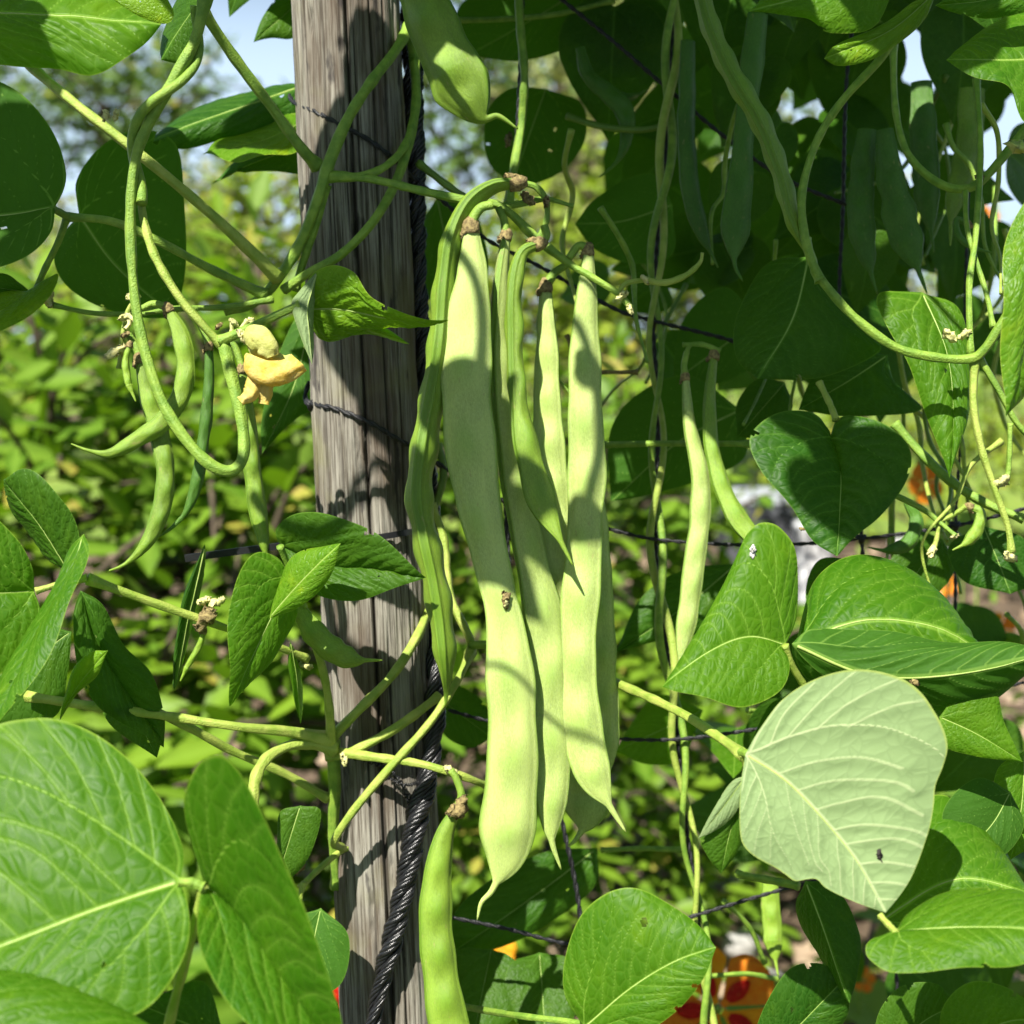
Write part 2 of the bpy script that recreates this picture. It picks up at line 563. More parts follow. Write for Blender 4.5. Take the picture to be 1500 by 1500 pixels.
def template(nt, nv, var):
    key = (nt, nv, var)
    if key in TEMPL:
        return TEMPL[key]
    r = random.Random(100 + var)
    mid = np.stack([np.linspace(0, 1, nt), np.zeros(nt)], 1)
    e = spline(EDGE, nt)
    v = np.linspace(-1, 1, nv)
    a = np.abs(v)[None, :, None]
    sgn = np.where(v < 0, -1, 1)[None, :]
    g = mid[:, None] * (1 - a) + e[:, None] * a
    g[..., 1] *= sgn
    pt = g.reshape(-1, 2)
    d1 = np.full(len(pt), 9.0)
    d2 = np.full(len(pt), 9.0)
    x = np.clip(pt[:, 0], 0, 1)
    wig = 0.0
    d1 = np.abs(pt[:, 1]) / (.0105 * (1 - .72 * x) + .001)
    for s in (-1, 1):
        j = lambda m=.012: r.uniform(-m, m)
        lat = spline([(0, 0), (.10, .115 * s), (.25 + j(), (.225 + j()) * s), (.42, .295 * s), (.60, .31 * s)], 16)
        dl = seg_dist(pt, lat)
        d1 = np.minimum(d1, dl / (.0065 * np.clip(1 - 1.1 * x, .35, 1)))
        for x0, y0, x1, y1, x2, y2 in ((.055, .065, .02, .16, .03, .30), (.10, .115, .11, .24, .14, .40), (.18, .18, .22, .30, .28, .43), (.27, .235, .33, .33, .40, .42), (.01, .01, -.03, .09, -.03, .2)):
            br = spline([(x0, y0 * s), (x1 + j(), (y1 + j()) * s), (x2 + j(), y2 * s)], 9)
            d2 = np.minimum(d2, seg_dist(pt, br))
        x0 = .17 + (.05 if s > 0 else 0) + j()
        while x0 < .93:
            q = 1 - .55 * x0
            se = spline([(x0, 0), (x0 + .075 * q, .085 * s * q), (x0 + (.17 + j(.02)) * q, (.165 + j(.02)) * s * q), (x0 + .28 * q, .22 * s * q), (x0 + .37 * q, .245 * s * q)], 12)
            d2 = np.minimum(d2, seg_dist(pt, se))
            x0 += .13 + j(.035) - .03 * x0
    dm = np.minimum(d1 * .007, d2)
    H = 1 - np.exp(-(dm / .028) ** 2)
    rn = vnoise(pt[:, 0] * 13 + 50 + var, pt[:, 1] * 13 + 50, var)
    H = H * (.65 + .7 * rn) + .3 * vnoise(pt[:, 0] * 27 + 50, pt[:, 1] * 27 + 50, var + 5)
    lc = np.zeros((len(pt), 3))
    lc[:, 0] = pt[:, 0] + .03 * (vnoise(pt[:, 0] * 14 + 30, pt[:, 1] * 14 + 30, var + 1) - .5)
    lc[:, 1] = pt[:, 1] + .03 * (vnoise(pt[:, 0] * 14 + 70, pt[:, 1] * 14 + 30, var + 2) - .5)
    lc[:, 2] = var * .37
    E = np.tile(np.abs(v)[None], (nt, 1)).ravel()
    TEMPL[key] = (d1, d2 / .0048, lc, H, E, gridfaces(nt, nv))
    return TEMPL[key]


LEAFN = [0]


def leaf3(mid, L, R, mat, parent, under=False, res=(64, 45), bulge=0.0, wav=.014, puck=.0065, name='leaf', label=None):
    nt, nv = res
    LEAFN[0] += 1
    var = LEAFN[0] % 5
    rr = random.Random(LEAFN[0])
    d1, d2, lc, H, E, fc = template(nt, nv, var)
    mid, L, R = spline(mid, nt), spline(L, nt), spline(R, nt)
    length = np.linalg.norm(np.diff(mid, axis=0), axis=1).sum()
    v = np.linspace(-1, 1, nv)
    a = np.abs(v)[None, :, None]
    side = np.where((v < 0)[None, :, None], L[:, None], R[:, None])
    g = mid[:, None] * (1 - a) + side * a
    dt = np.gradient(g, axis=0)
    dv = np.gradient(g, axis=1)
    N = nrm(np.cross(dt, dv))
    mean = nrm(N.reshape(-1, 3).mean(0))
    vd = nrm(EYE - g.reshape(-1, 3).mean(0))
    sgn = 1.0 if mean @ vd > 0 else -1.0
    N = nrm(N * sgn + 1e-9)
    up = -1.0 if under else 1.0
    t = np.linspace(0, 1, nt)[:, None]
    av = np.abs(v)[None, :]
    ends = np.clip(np.minimum(t, 1 - t) * 9, 0, 1)
    h = bulge * length * (4 * av * (1 - av) * .5 + (1 - av ** 2) * .5) * np.sin(np.pi * np.clip(t, 0, 1)) ** .7
    ph, fq = rr.uniform(0, 6), rr.uniform(9, 15)
    wv = wav * length * av ** 2.5 * np.sin(fq * t + ph + (v[None] > 0) * 2.1) * ends
    wv = wv + wav * .6 * length * (vnoise(t * 5 + ph, v[None] * 2.2 + 9, var) - .5) * ends
    pk = puck * length * H.reshape(nt, nv) * up * ends * (1 - av ** 8)
    # midrib sunk on the upper face, proud below
    g = g + N * (h + wv + pk)[..., None]
    flip = (sgn > 0) != under
    f = fc[:, ::-1] if flip else fc
    E = E.copy()
    if nt >= 60 and not label and rr.random() < .7:
        fcn = lc[fc].mean(1)
        drop = np.zeros(len(f), bool)
        for q_ in range(rr.choice([1, 2, 2, 3])):
            if rr.random() < .5:
                cx_, cy_ = rr.uniform(.15, .8), rr.uniform(-.22, .22)
                r_ = rr.uniform(.007, .015)
            else:
                x0_ = rr.uniform(.25, .8)
                cx_, cy_ = x0_, np.interp(x0_, [e_[0] for e_ in EDGE[4:]], [e_[1] for e_ in EDGE[4:]]) * rr.choice([-1, 1])
                r_ = rr.uniform(.012, .028)
            dd_ = np.hypot(fcn[:, 0] - cx_, fcn[:, 1] - cy_) * (1 + .5 * (vnoise(fcn[:, 0] * 60 + 9, fcn[:, 1] * 60 + 90, var) - .5))
            drop |= dd_ < r_
            E[np.hypot(lc[:, 0] - cx_, lc[:, 1] - cy_) < r_ * 1.3] = 1.0
        f = f[~drop]
    o = mesh_obj(name, g.reshape(-1, 3), f, mat, parent, True, {'D1': d1, 'D2': d2, 'LC': lc + [0, 0, rr.uniform(0, 40)], 'E': E})
    if label:
        o['label'] = label
    if nt >= 64:
        mp_ = g[2:int(nt * .93), nv // 2] - N[2:int(nt * .93), nv // 2] * (length * .0012)
        mv_, mf_ = tube(mp_, length * np.linspace(.0062, .0016, len(mp_)), 7)
        mesh_obj('midrib', mv_, mf_, M['midrib'], o)
    return o


def leaf(base, tip, left, right, d, parent, mat='leaf', mid=(), dl=0., dr=0., under=False, bow=0., bulge=.05, **kw):
    """outline of a leaf as the photo shows it, each point with its own depth;
    d=(base depth, tip depth); dl/dr how far the two margins come forward (-) or back (+)"""
    def dep(n, off):
        t = np.linspace(0, 1, n)
        return d[0] * (1 - t) + d[1] * t + (off * np.sin(np.pi * np.clip(t, 0, 1)) ** .6) + bow * np.sin(np.pi * t)
    n = 24

    def lift(pts, off):
        q = spline([tuple(base)] + [tuple(p[:2]) for p in pts] + [tuple(tip)], n)
        dd = dep(n, off)
        return np.array([P(q[i, 0], q[i, 1], dd[i]) for i in range(n)])
    return leaf3(lift(mid, 0), lift(left, dl), lift(right, dr), M[mat], parent, under=under, bulge=bulge, **kw)


def free_leaf(base, tip, normal, wid, mat, parent, fold=.15, droop=.08, res=(30, 21), asym=0., **kw):
    """a leaflet set freely in space by its base, tip and facing"""
    base, tip = np.asarray(base, float), np.asarray(tip, float)
    ax = tip - base
    ln = np.linalg.norm(ax)
    X = ax / ln
    n = np.asarray(normal, float)
    n = nrm(n - X * (n @ X))
    Y = np.cross(n, X)
    e = spline(EDGE, 24)

    def pt(x, y):
        z = -droop * math.sin(math.pi * min(max(x, 0), 1)) * -1
        return base + X * (x * ln) + Y * (y * ln) + n * (ln * (z + abs(y) * fold))
    mid = [pt(x, 0) for x in np.linspace(0, 1, 24)]
    L = [pt(x, -y * wid * (1 - asym)) for x, y in e]
    R = [pt(x, y * wid * (1 + asym)) for x, y in e]
    return leaf3(mid, L, R, M[mat], parent, res=res, **kw)


def stem(pts, d, r, parent, mat='stem', name='stem', seg=20, rib=.075, n=None, node=True):
    """a stem through photo points; r in photo pixels, one or several along it"""
    p = px3(pts, d)
    n = n or max(14, len(pts) * 9)
    path = spline(p, n)
    rr = along(r if isinstance(r, (list, tuple)) else [r, r], n)
    dep = (path - EYE) @ FWD
    rad = rr * .76 * dep / F
    tn = np.linspace(0, 1, n)
    if node:
        rad = rad * (1 + .32 * np.exp(-(tn / .05) ** 2) + .32 * np.exp(-((1 - tn) / .05) ** 2))
    rad = rad * (1 + .22 * (vnoise(np.arange(n) * .31, len(pts) * 3.7, 3) - .5))
    v, f = tube(path, rad, seg, rib, .05)
    return mesh_obj(name, v, f, M[mat], parent)


# ------------------------------------------------------------------ pod builder
def crumple(c, size, parent, mat='dry', name='calyx', seed=1, axis=(0, 0, -1)):
    rr = np.random.default_rng(seed)
    n, m = 9, 12
    ax = nrm(axis)
    path = np.asarray(c) + np.outer(np.linspace(-.6, .6, n), ax) * size + rr.normal(0, .05, (n, 3)) * size
    rad = size * .30 * np.sin(np.linspace(.5, 2.75, n)) ** .8
    v, f = tube(path, rad, m)
    v = v + rr.normal(0, .085, v.shape) * size
    return mesh_obj(name, v, f, M[mat], parent)


def pod(label, pts, d, w, th, ang=0., mat='pod', seeds=8, stalk=None, group=None, calyx=True, cat='bean pod', n=110, dry=True, bulge=.16, beak=None, tail=None):
    """flat bean pod: pts photo points from stalk to beak, w widths, th thicknesses in photo pixels, ang 0 = flat side to the lens, 90 = seam to the lens"""
    p = px3(pts, d)
    path = spline(p, n)
    T = nrm(np.gradient(path, axis=0))
    C = nrm(EYE - path)
    Sd = nrm(np.cross(T, C))
    N = np.cross(Sd, T)
    a = np.radians(along(ang if isinstance(ang, (list, tuple)) else [ang, ang], n))[:, None]
    Wd = Sd * np.cos(a) + N * np.sin(a)
    Kd = -Sd * np.sin(a) + N * np.cos(a)
    dep = (path - EYE) @ FWD
    sc = dep / F
    t = np.linspace(0, 1, n)
    Lc = np.concatenate([[0], np.cumsum(np.linalg.norm(np.diff(path, axis=0), axis=1))]) / sc.mean()
    w, th = list(w), list(th)
    wmax = max(w)
    while w[-1] < .62 * wmax and len(w) > 3:
        w.pop()
    while th[-1] < .62 * max(th) and len(th) > 3:
        th.pop()
    bk = min(.5 * wmax + 14, .16 * Lc[-1]) if beak is None else beak
    lb = Lc[-1] - bk
    x_ = np.clip(Lc / lb, 0, 1)
    wb, tb = along(w, 400), along(th, 400)
    cl = min(max(1.25 * wmax, 62), .3 * lb) if tail is None else tail
    cap = np.clip(1 - np.clip((Lc - (lb - cl)) / cl, 0, 1) ** 2.3, 0, 1) ** .85
    nb = np.clip((Lc - lb + 4) / (bk + 4), 0, 1)
    bw_ = np.clip(wmax * .14, 4, 9) * (1 - nb) ** .7 + 1.6
    hb_ = np.interp(x_, np.linspace(0, 1, 400), wb) * cap
    hw = np.sqrt(hb_ ** 2 + np.where(Lc > lb - wmax, bw_, 0) ** 2) * sc / 2
    ht = np.sqrt((np.interp(x_, np.linspace(0, 1, 400), tb) * cap) ** 2 + np.where(Lc > lb - wmax, bw_ * .8, 0) ** 2) * sc / 2
    ht = np.minimum(ht, hw * .95)
    rnd = random.Random(len(label) * 7 + int(pts[0][0]))
    body = np.clip((t - .06) * 8, 0, 1) * np.clip((lb - Lc - .25 * wmax) / (.5 * wmax), 0, 1)
    ph = rnd.uniform(0, 1)
    sb = .5 + .5 * np.cos(2 * np.pi * (t * seeds + ph))
    hw = hw * (1 + body * (.05 * (sb - .5) + (.20 * (vnoise(t * 10 + ph * 30, 3.3, 4) - .5))))
    path = path + Wd * (hw * body * .16 * (vnoise(t * 11 + ph * 50, 7.3, 6) - .5))[:, None]
    seg = 36
    th_ = np.linspace(0, 2 * np.pi, seg, endpoint=False)
    # crowd the section near the two seams
    th_ = th_ - .30 * np.sin(2 * th_)
    cx, cy = np.cos(th_), np.sin(th_)
    yy = np.sign(cy) * np.abs(cy) ** .9
    g = np.exp(-(cy / .16) ** 2)
    rid = np.exp(-((np.abs(cy) - .36) / .16) ** 2)
    xs = cx * (1 + np.where(cx > 0, .045, .02) * rid - np.where(cx > 0, .065, .02) * g)
    yy = yy * (1 - .35 * np.exp(-((np.abs(cx) - .80) / .10) ** 2))
    bl = 1 + body[:, None] * bulge * 3.2 * (sb[:, None] - .35) * np.exp(-(xs[None] / .55) ** 2)
    v = path[:, None] + Wd[:, None] * (xs[None] * hw[:, None])[..., None] + Kd[:, None] * (yy[None] * bl * ht[:, None])[..., None]
    E = np.tile(np.clip(g * 1.0 + .75 * np.clip((np.abs(cx) - .86) / .06, 0, 1), 0, 1)[None], (n, 1)).ravel()
    L = np.concatenate([[0], np.cumsum(np.linalg.norm(np.diff(path, axis=0), axis=1))])
    lc = np.stack([np.tile((L / .03)[:, None], (1, seg)).ravel() * .35, (xs[None] * hw[:, None] / .03).ravel(), (yy[None] * ht[:, None] / .03).ravel() + rnd.uniform(0, 50)], 1)
    o = thing('bean_pod', path[0], label, cat, group)
    k = len(v.reshape(-1, 3))
    vv = np.vstack([v.reshape(-1, 3), path[0], path[-1]])
    E = np.append(E, [0, 0])
    SD = (body[:, None] * (sb[:, None] ** 1.5) * np.exp(-((xs[None] - .12) / .42) ** 2)).ravel()
    SD = np.append(SD, [0, 0])
    lc = np.vstack([lc, lc[0], lc[-1]])
    ai = np.arange(seg)
    bi = (ai + 1) % seg
    f = [gridfaces(n, seg, True), np.vstack([np.stack([bi, ai, np.full(seg, k)], 1), np.stack([(n - 1) * seg + ai, (n - 1) * seg + bi, np.full(seg, k + 1)], 1)])]
    b = mesh_obj('shell', vv, f, M[mat], o, True, {'E': E, 'LC': lc, 'SD': SD})
    if calyx:
        s0 = float(hw[0]) * .95 + .0002
        cp = path[0] - T[0] * s0 * .2
        cv, cf = tube(np.array([cp - T[0] * s0 * 1.2, cp - T[0] * s0 * .5, cp, cp + T[0] * s0 * .7, cp + T[0] * s0 * 1.2]), np.array([.45, .95, 1.12, 1.12, 1.02]) * s0, 14)
        cv = cv + np.random.default_rng(len(label)).normal(0, .09, cv.shape) * s0
        mesh_obj('calyx', cv, cf, M['dry' if dry else 'stem'], o)
        if dry:
            crumple(cp + Sd[0] * s0 * .9 + T[0] * s0 * .9 + C[0] * s0 * .2, s0 * 1.5, o, 'dry', 'withered_petal', len(label), T[0] + Sd[0] * .4)
    if stalk:
        sp = spline(np.vstack([path[0] - T[0] * .0005, px3(stalk, d if not isinstance(d, (tuple, list)) else d[0])]), 18)
        sv, sf = tube(sp, np.linspace(float(hw[0]) * .62 + .0004, float(hw[0]) * .45 + .0005, 18), 10)
        mesh_obj('stalk', sv, sf, M['stem'], o)
    return o


def surf(o, px, py, lift=0.0):
    """where the photo shows (px, py) on the near side of a built object"""
    co = np.zeros(len(o.data.vertices) * 3, np.float32)
    o.data.vertices.foreach_get('co', co)
    q = co.reshape(-1, 3) + wloc(o)
    d = (q - EYE) @ FWD
    x = 750 + (q - EYE) @ RIGHT / d * F
    y = 750 - (q - EYE) @ UP / d * F
    e = np.hypot(x - px, y - py)
    k = np.argsort(e)[:8]
    return P(px, py, float(np.min(d[k])) - lift)


def plant(base, label):
    return thing('bean_plant', base, label, 'bean plant', 'climbing bean plants on the net')


# ================================================================== setting: ground
def ground_mat(name, a, b, c3, s1, s2, bump):
    k = NT(name)
    tc = k.n('TexCoord').outputs['Object']
    n1, n2 = k.noise(tc, s1, 5), k.noise(tc, s2, 4)
    c = k.mix(k.rng(n1, .35, .65), a, b)
    c = k.mix(k.math('MULTIPLY', k.rng(n2, .5, .7), .6), c, c3)
    bp = k.n('Bump', i_Strength=bump, i_Distance=.02, i_Height=n2)
    pr = k.n('BsdfPrincipled', i_Base_Color=c, i_Roughness=.95, i_Normal=bp.outputs[0])
    pr.inputs['Specular IOR Level'].default_value = .15
    k.link(pr.outputs[0], k.out.inputs[0])
    return k.m


M['soil'] = ground_mat('soil', (.10, .072, .048), (.17, .125, .085), (.05, .036, .025), 3, 40, .8)
M['lawn'] = ground_mat('lawn', (.12, .20, .03), (.20, .28, .045), (.26, .28, .08), .6, 9, .6)
M['stone'] = simple('stone', (.42, .41, .39), (.28, .27, .25), .85, 18, .6, 90)
M['chip'] = simple('wood_chip', (.42, .32, .22), (.22, .15, .09), .9, 8, .4, 90)
n = 90
gx, gy = np.meshgrid(np.linspace(-1, 1, n), np.linspace(0, 1, n))
X, Y = np.sign(gx) * np.abs(gx) ** 2.4 * 400, gy ** 2.6 * 800 - 2
Z = (vnoise(X * 1.6 + 900, Y * 1.6 + 90, 2) - .5) * .05 * np.exp(-Y / 12)
tag(mesh_obj('ground', np.stack([X, Y, Z], -1).reshape(-1, 3), gridfaces(n, n), M['soil']), kind='structure')
n = 40
gx, gy = np.meshgrid(np.linspace(-1, 1, n), np.linspace(0, 1, n))
X, Y = gx * 60, 7.4 + gy ** 2 * 90
Y = Y + (1 - gy) * (vnoise(X * .8 + 90, 3.3, 3) - .5) * .8
tag(mesh_obj('lawn', np.stack([X, Y, np.full_like(X, .05)], -1).reshape(-1, 3), gridfaces(n, n), M['lawn']), kind='structure')

# wood chips and clods on the bed
cv, cf = [], []
for i in range(2600):
    y = 1.2 + RNG.random() ** 1.3 * 6
    x = (RNG.random() - .5) * y * 1.1
    s = .012 + RNG.random() ** 3 * .035
    q = np.array([[-1, -1, -1], [1, -1, -1], [1, 1, -1], [-1, 1, -1], [-1, -1, 1], [1, -1, 1], [1, 1, 1], [-1, 1, 1]]) * [s, s * RNG.uniform(.4, 1), s * RNG.uniform(.2, .6)]
    q = q * RNG.uniform(.7, 1.2, q.shape)
    a = RNG.random() * 6
    R_ = np.array([[math.cos(a), -math.sin(a), 0], [math.sin(a), math.cos(a), 0], [0, 0, 1]])
    cv.append(q @ R_.T + [x, y, .02])
    cf.append(np.array([[0, 3, 2, 1], [4, 5, 6, 7], [0, 1, 5, 4], [1, 2, 6, 5], [2, 3, 7, 6], [3, 0, 4, 7]]) + i * 8)
tag(mesh_obj('wood_chips', np.vstack(cv), np.vstack(cf), M['chip'], None, False), 'brown wood chips and clods scattered over the soil bed', 'wood chips', kind='stuff')


def stone(px, py, d, s, label):
    c = P(px, py, d)
    n, m = 12, 16
    th, ph = np.meshgrid(np.linspace(0, 2 * np.pi, m, endpoint=False), np.linspace(.02, np.pi - .02, n))
    r = s * (1 + .35 * (vnoise(th * 1.2 + px, ph * 2 + py, 5) - .5) + .3 * (vnoise(np.cos(th) * 2 + 9, ph * 2 + np.sin(th) * 2 + 9, 9) - .5))
    v = np.stack([r * np.sin(ph) * np.cos(th), r * np.sin(ph) * np.sin(th) * .9, r * np.cos(ph) * .65], -1).reshape(-1, 3) + c
    o = mesh_obj('stone', v - c, gridfaces(n, m, True), M['stone'])
    o.location = tuple(c)
    tag(o, label, 'stone', 'stones on the soil bed')


stone(1118, 1448, 2.15, .042, 'pale grey rounded stone behind the striped orange nasturtium flower')
stone(1085, 1385, 2.4, .035, 'small brown stone on the soil left of the hanging pale leaf tip')
stone(1062, 1290, 2.75, .03, 'small stone seen through the gap under the little folded leaf')

# ================================================================== background shrubs and trees
LV = np.array([[0, 0, 0], [.22, .17, .03], [.22, -.17, .03], [.55, .23, .02], [.55, -.23, .02], [.82, .11, -.03], [.82, -.11, -.03], [1, 0, -.09], [.3, 0, -.02], [.62, 0, -.035]], float)
LF = np.array([[0, 8, 1], [0, 2, 8], [1, 8, 3], [2, 4, 8], [8, 9, 3], [8, 4, 9], [3, 9, 5], [4, 6, 9], [9, 7, 5], [9, 6, 7]], np.int32)
LMID = np.array([1, 0, 0, 0, 0, 0, 0, .8, 1, 1], float)


def leafmesh(name, mat):
    me = bpy.data.meshes.new(name)
    me.from_pydata(LV.tolist(), [], LF.tolist())
    me.polygons.foreach_set('use_smooth', np.ones(len(LF), bool))
    at = me.attributes.new('mid', 'FLOAT', 'POINT')
    at.data.foreach_set('value', LMID.astype(np.float32))
    me.materials.append(mat)
    return me


def twigs(blobs, n, llen, lsize, rng, up=.5):
    """twigs growing outwards in a set of blobs -> leaf frames (origin, X, Z, size) and twig paths"""
    out, paths = [], []
    vol = np.array([b[3] * b[4] * b[5] for b in blobs])
    pick = rng.choice(len(blobs), n, p=vol / vol.sum())
    for i in range(n):
        b = blobs[pick[i]]
        u = nrm(rng.normal(size=3))
        r = rng.random() ** .45
        o = np.array(b[:3]) + u * r * np.array(b[3:6])
        dr = nrm(u * .8 + np.array([0, -.25, up]) + rng.normal(size=3) * .45)
        ln = llen * rng.uniform(.6, 1.4)
        m = 7
        tt = np.linspace(0, 1, m)
        bend = np.array([0, 0, -.35])
        path = o + dr * ln * tt[:, None] + bend * ln * (tt ** 2)[:, None]
        paths.append(path)
        k = max(4, int(ln / (lsize * .42)))
        for j in range(k):
            s = (j + .6) / k
            q = np.array([np.interp(s, tt, path[:, c]) for c in range(3)])
            side = nrm(np.cross(dr, [0, 0, 1]) + rng.normal(size=3) * .3) * (1 if j % 2 else -1)
            if j == k - 1:
                side = dr
            x = nrm(side * .9 + dr * .45 + rng.normal(size=3) * .25 + [0, 0, -.22])
            z = np.array([0, -.25, 1.0]) + rng.normal(size=3) * .38
            z = nrm(z - x * (z @ x))
            out.append((q, x, z, lsize * rng.uniform(.55, 1.2) * (1 - .25 * s)))
    return out, paths


def bake(fr, rng):
    n = len(fr)
    O = np.array([f[0] for f in fr])
    Xa = np.array([f[1] for f in fr])
    Za = np.array([f[2] for f in fr])
    Ya = np.cross(Za, Xa)
    sz = np.array([f[3] for f in fr])[:, None, None]
    v = O[:, None] + sz * (LV[None, :, 0:1] * Xa[:, None] + LV[None, :, 1:2] * Ya[:, None] + LV[None, :, 2:3] * Za[:, None])
    f = (LF[None] + (np.arange(n) * len(LV))[:, None, None]).reshape(-1, 3)
    return v.reshape(-1, 3), f, {'rnd': np.repeat(rng.random(n), len(LV)), 'mid': np.tile(LMID, n)}


def inframe(q):
    d = (q - EYE) @ FWD
    x = 750 + (q - EYE) @ RIGHT / d * F
    y = 750 - (q - EYE) @ UP / d * F
    return d, (x > -20) & (x < 1520) & (y > -20) & (y < 1520)


def shrub(name, label, cat, blobs, n, llen, lsize, mat, seed, single=0, group=None, trunk=None, up=.5, world=False):
    """blobs: (px, py, depth, half width px, half depth m, half height px)"""
    rng = np.random.default_rng(seed)
    wb = []
    for b in blobs:
        if world:
            wb.append(b)
            continue
        c = P(b[0], b[1], b[2])
        s = b[2] / F
        wb.append((c[0], c[1], c[2], b[3] * s, b[4], b[5] * s))
    fr, paths = twigs(wb, n, llen, lsize, rng, up)
    cx = np.mean([b[:3] for b in wb], 0)
    root = np.array([cx[0], cx[1] + .05, 0.0])
    o = thing(name, root, label, cat, group)
    if single:
        q = np.array([f[0] for f in fr])
        d, ok = inframe(q)
        idx = np.where(ok)[0]
        idx = idx[np.argsort(d[idx])[:single]]
        me = leafmesh('leaf', mat)
        for i in idx:
            p, x, z, s = fr[i]
            lo = bpy.data.objects.new('leaf', me)
            y = np.cross(z, x)
            m = Matrix([[x[k] * s, y[k] * s, z[k] * s, p[k] - root[k]] for k in range(3)] + [[0, 0, 0, 1]])
            COL.objects.link(lo)
            lo.parent = o
            lo.matrix_local = m
        keep = np.ones(len(fr), bool)
        keep[idx] = False
        fr = [f for i, f in enumerate(fr) if keep[i]]
    v, f, at = bake(fr, rng)
    tag(mesh_obj('foliage', v, f, mat, o, True, at), kind='stuff')
    tv = [tube(p, np.linspace(.0035, .0012, len(p)) * (lsize / .05), 5) for p in paths[::2]]
    V, Fc = join(tv)
    tag(mesh_obj('twigs', V, Fc, M['bark'], o), kind='stuff')
    # trunk and limbs reaching each blob
    tr = trunk or .018
    mainp = spline([root, root + [0, 0, cx[2] * .5], cx], 12)
    V, Fc = tube(mainp, np.linspace(tr, tr * .5, 12), 9)
    mesh_obj('trunk', V, Fc, M['bark'], o)
    for b in wb:
        lp = spline([mainp[4], (mainp[6] + np.array(b[:3])) / 2 + rng.normal(size=3) * .06 * lsize / .05, np.array(b[:3]) + [0, 0, b[5] * .5]], 10)
        V, Fc = tube(lp, np.linspace(tr * .6, tr * .15, 10), 7)
        mesh_obj('limb', V, Fc, M['bark'], o)
    return o


shrub('leafy_shrub', 'bright green leafy shrub filling the space left of the post', 'shrub',
      [(90, 760, 2.3, 260, .30, 260), (360, 690, 2.35, 200, .3, 240), (60, 1150, 2.1, 230, .3, 240), (380, 1020, 2.15, 170, .28, 230), (330, 1330, 2.1, 200, .3, 180)],
      520, .26, .10, M['bush'], 11, 300, 'garden shrubs behind the net')
shrub('leafy_shrub', 'sunlit green shrub seen between the post and the long pods and right of them', 'shrub',
      [(650, 760, 2.7, 150, .3, 210), (880, 820, 2.8, 170, .3, 220), (760, 1080, 2.5, 190, .3, 170), (980, 1030, 2.7, 120, .3, 150)],
      430, .24, .08, M['bush'], 12, 260, 'garden shrubs behind the net')
shrub('low_shrub', 'low dense green plants along the bottom behind the rope and lowest pod', 'shrub',
      [(760, 1350, 2.2, 190, .25, 110), (540, 1420, 2.1, 150, .25, 130), (960, 1270, 2.6, 110, .25, 90)],
      200, .18, .065, M['bush'], 13, 150, 'garden shrubs behind the net')
shrub('yellow_shrub', 'yellow green shrub under the sky left of the post', 'shrub',
      [(380, 400, 4.2, 110, .4, 130), (250, 470, 4.4, 200, .4, 90), (60, 490, 4.5, 130, .4, 80)],
      380, .26, .075, M['bush_yellow'], 14, 120, 'garden shrubs behind the net')
shrub('yellow_shrub', 'pale yellow green bush behind the tops of the long pods', 'shrub',
      [(770, 470, 4.6, 170, .5, 150), (930, 400, 4.8, 130, .5, 140), (660, 560, 4.4, 120, .4, 120)],
      420, .3, .08, M['bush_yellow'], 15, 120, 'garden shrubs behind the net')
shrub('dark_tree', 'dark green tree with small sky gaps behind the top of the net', 'tree',
      [(700, 260, 9, 200, 1.0, 170), (880, 180, 9.5, 190, 1.0, 190), (1000, 360, 9, 160, 1, 150), (760, 30, 10, 200, 1, 120)],
      620, .8, .15, M['tree'], 16, 0, 'trees beyond the garden', .12)
shrub('tan_tree', 'yellowing tree with bright leaf specks beyond the top of the pods', 'tree',
      [(870, 240, 7.2, 110, .6, 120), (960, 130, 7.5, 90, .6, 90), (800, 330, 7.4, 100, .6, 70)],
      190, .5, .11, M['tree_pale'], 17, 0, 'trees beyond the garden', .08)
shrub('distant_tree', 'tree with dark crown against the sky above the left leaves', 'tree',
      [(150, 190, 14, 90, 1.0, 60), (240, 150, 14.5, 60, 1.0, 60), (60, 120, 14, 80, 1, 40)],
      190, .9, .2, M['tree'], 18, 0, 'trees beyond the garden', .12)
shrub('distant_tree', 'loose pale tree against the sky beside the left edge of the post', 'tree',
      [(380, 330, 11, 90, .8, 70), (300, 400, 11, 120, .8, 60), (180, 400, 12, 150, .8, 70), (30, 420, 12, 120, .8, 70)],
      260, .8, .16, M['tree_pale'], 19, 0, 'trees beyond the garden', .1)
shrub('distant_tree', 'blurred trees low on the right behind the shaded pods', 'tree',
      [(1250, 420, 13, 200, 1, 110), (1430, 430, 13, 130, 1, 70), (1100, 380, 12, 130, 1, 160)],
      300, .8, .18, M['tree_pale'], 20, 0, 'trees beyond the garden', .12)
shrub('low_shrub', 'green bed of low plants under the big pale leaf', 'shrub',
      [(1330, 1080, 2.8, 220, .3, 120), (1420, 1380, 2.0, 160, .25, 130), (1200, 1180, 3.0, 100, .3, 60)],
      200, .18, .065, M['bush'], 21, 150, 'garden shrubs behind the net')
shrub('low_shrub', 'low green plants across the lawn edge behind the dark heart leaf', 'shrub',
      [(1400, 690, 6.0, 150, .5, 60), (1180, 650, 6.5, 120, .5, 40), (1480, 560, 6.5, 120, .5, 90)],
      200, .35, .09, M['bush_yellow'], 22, 0, 'garden shrubs behind the net')

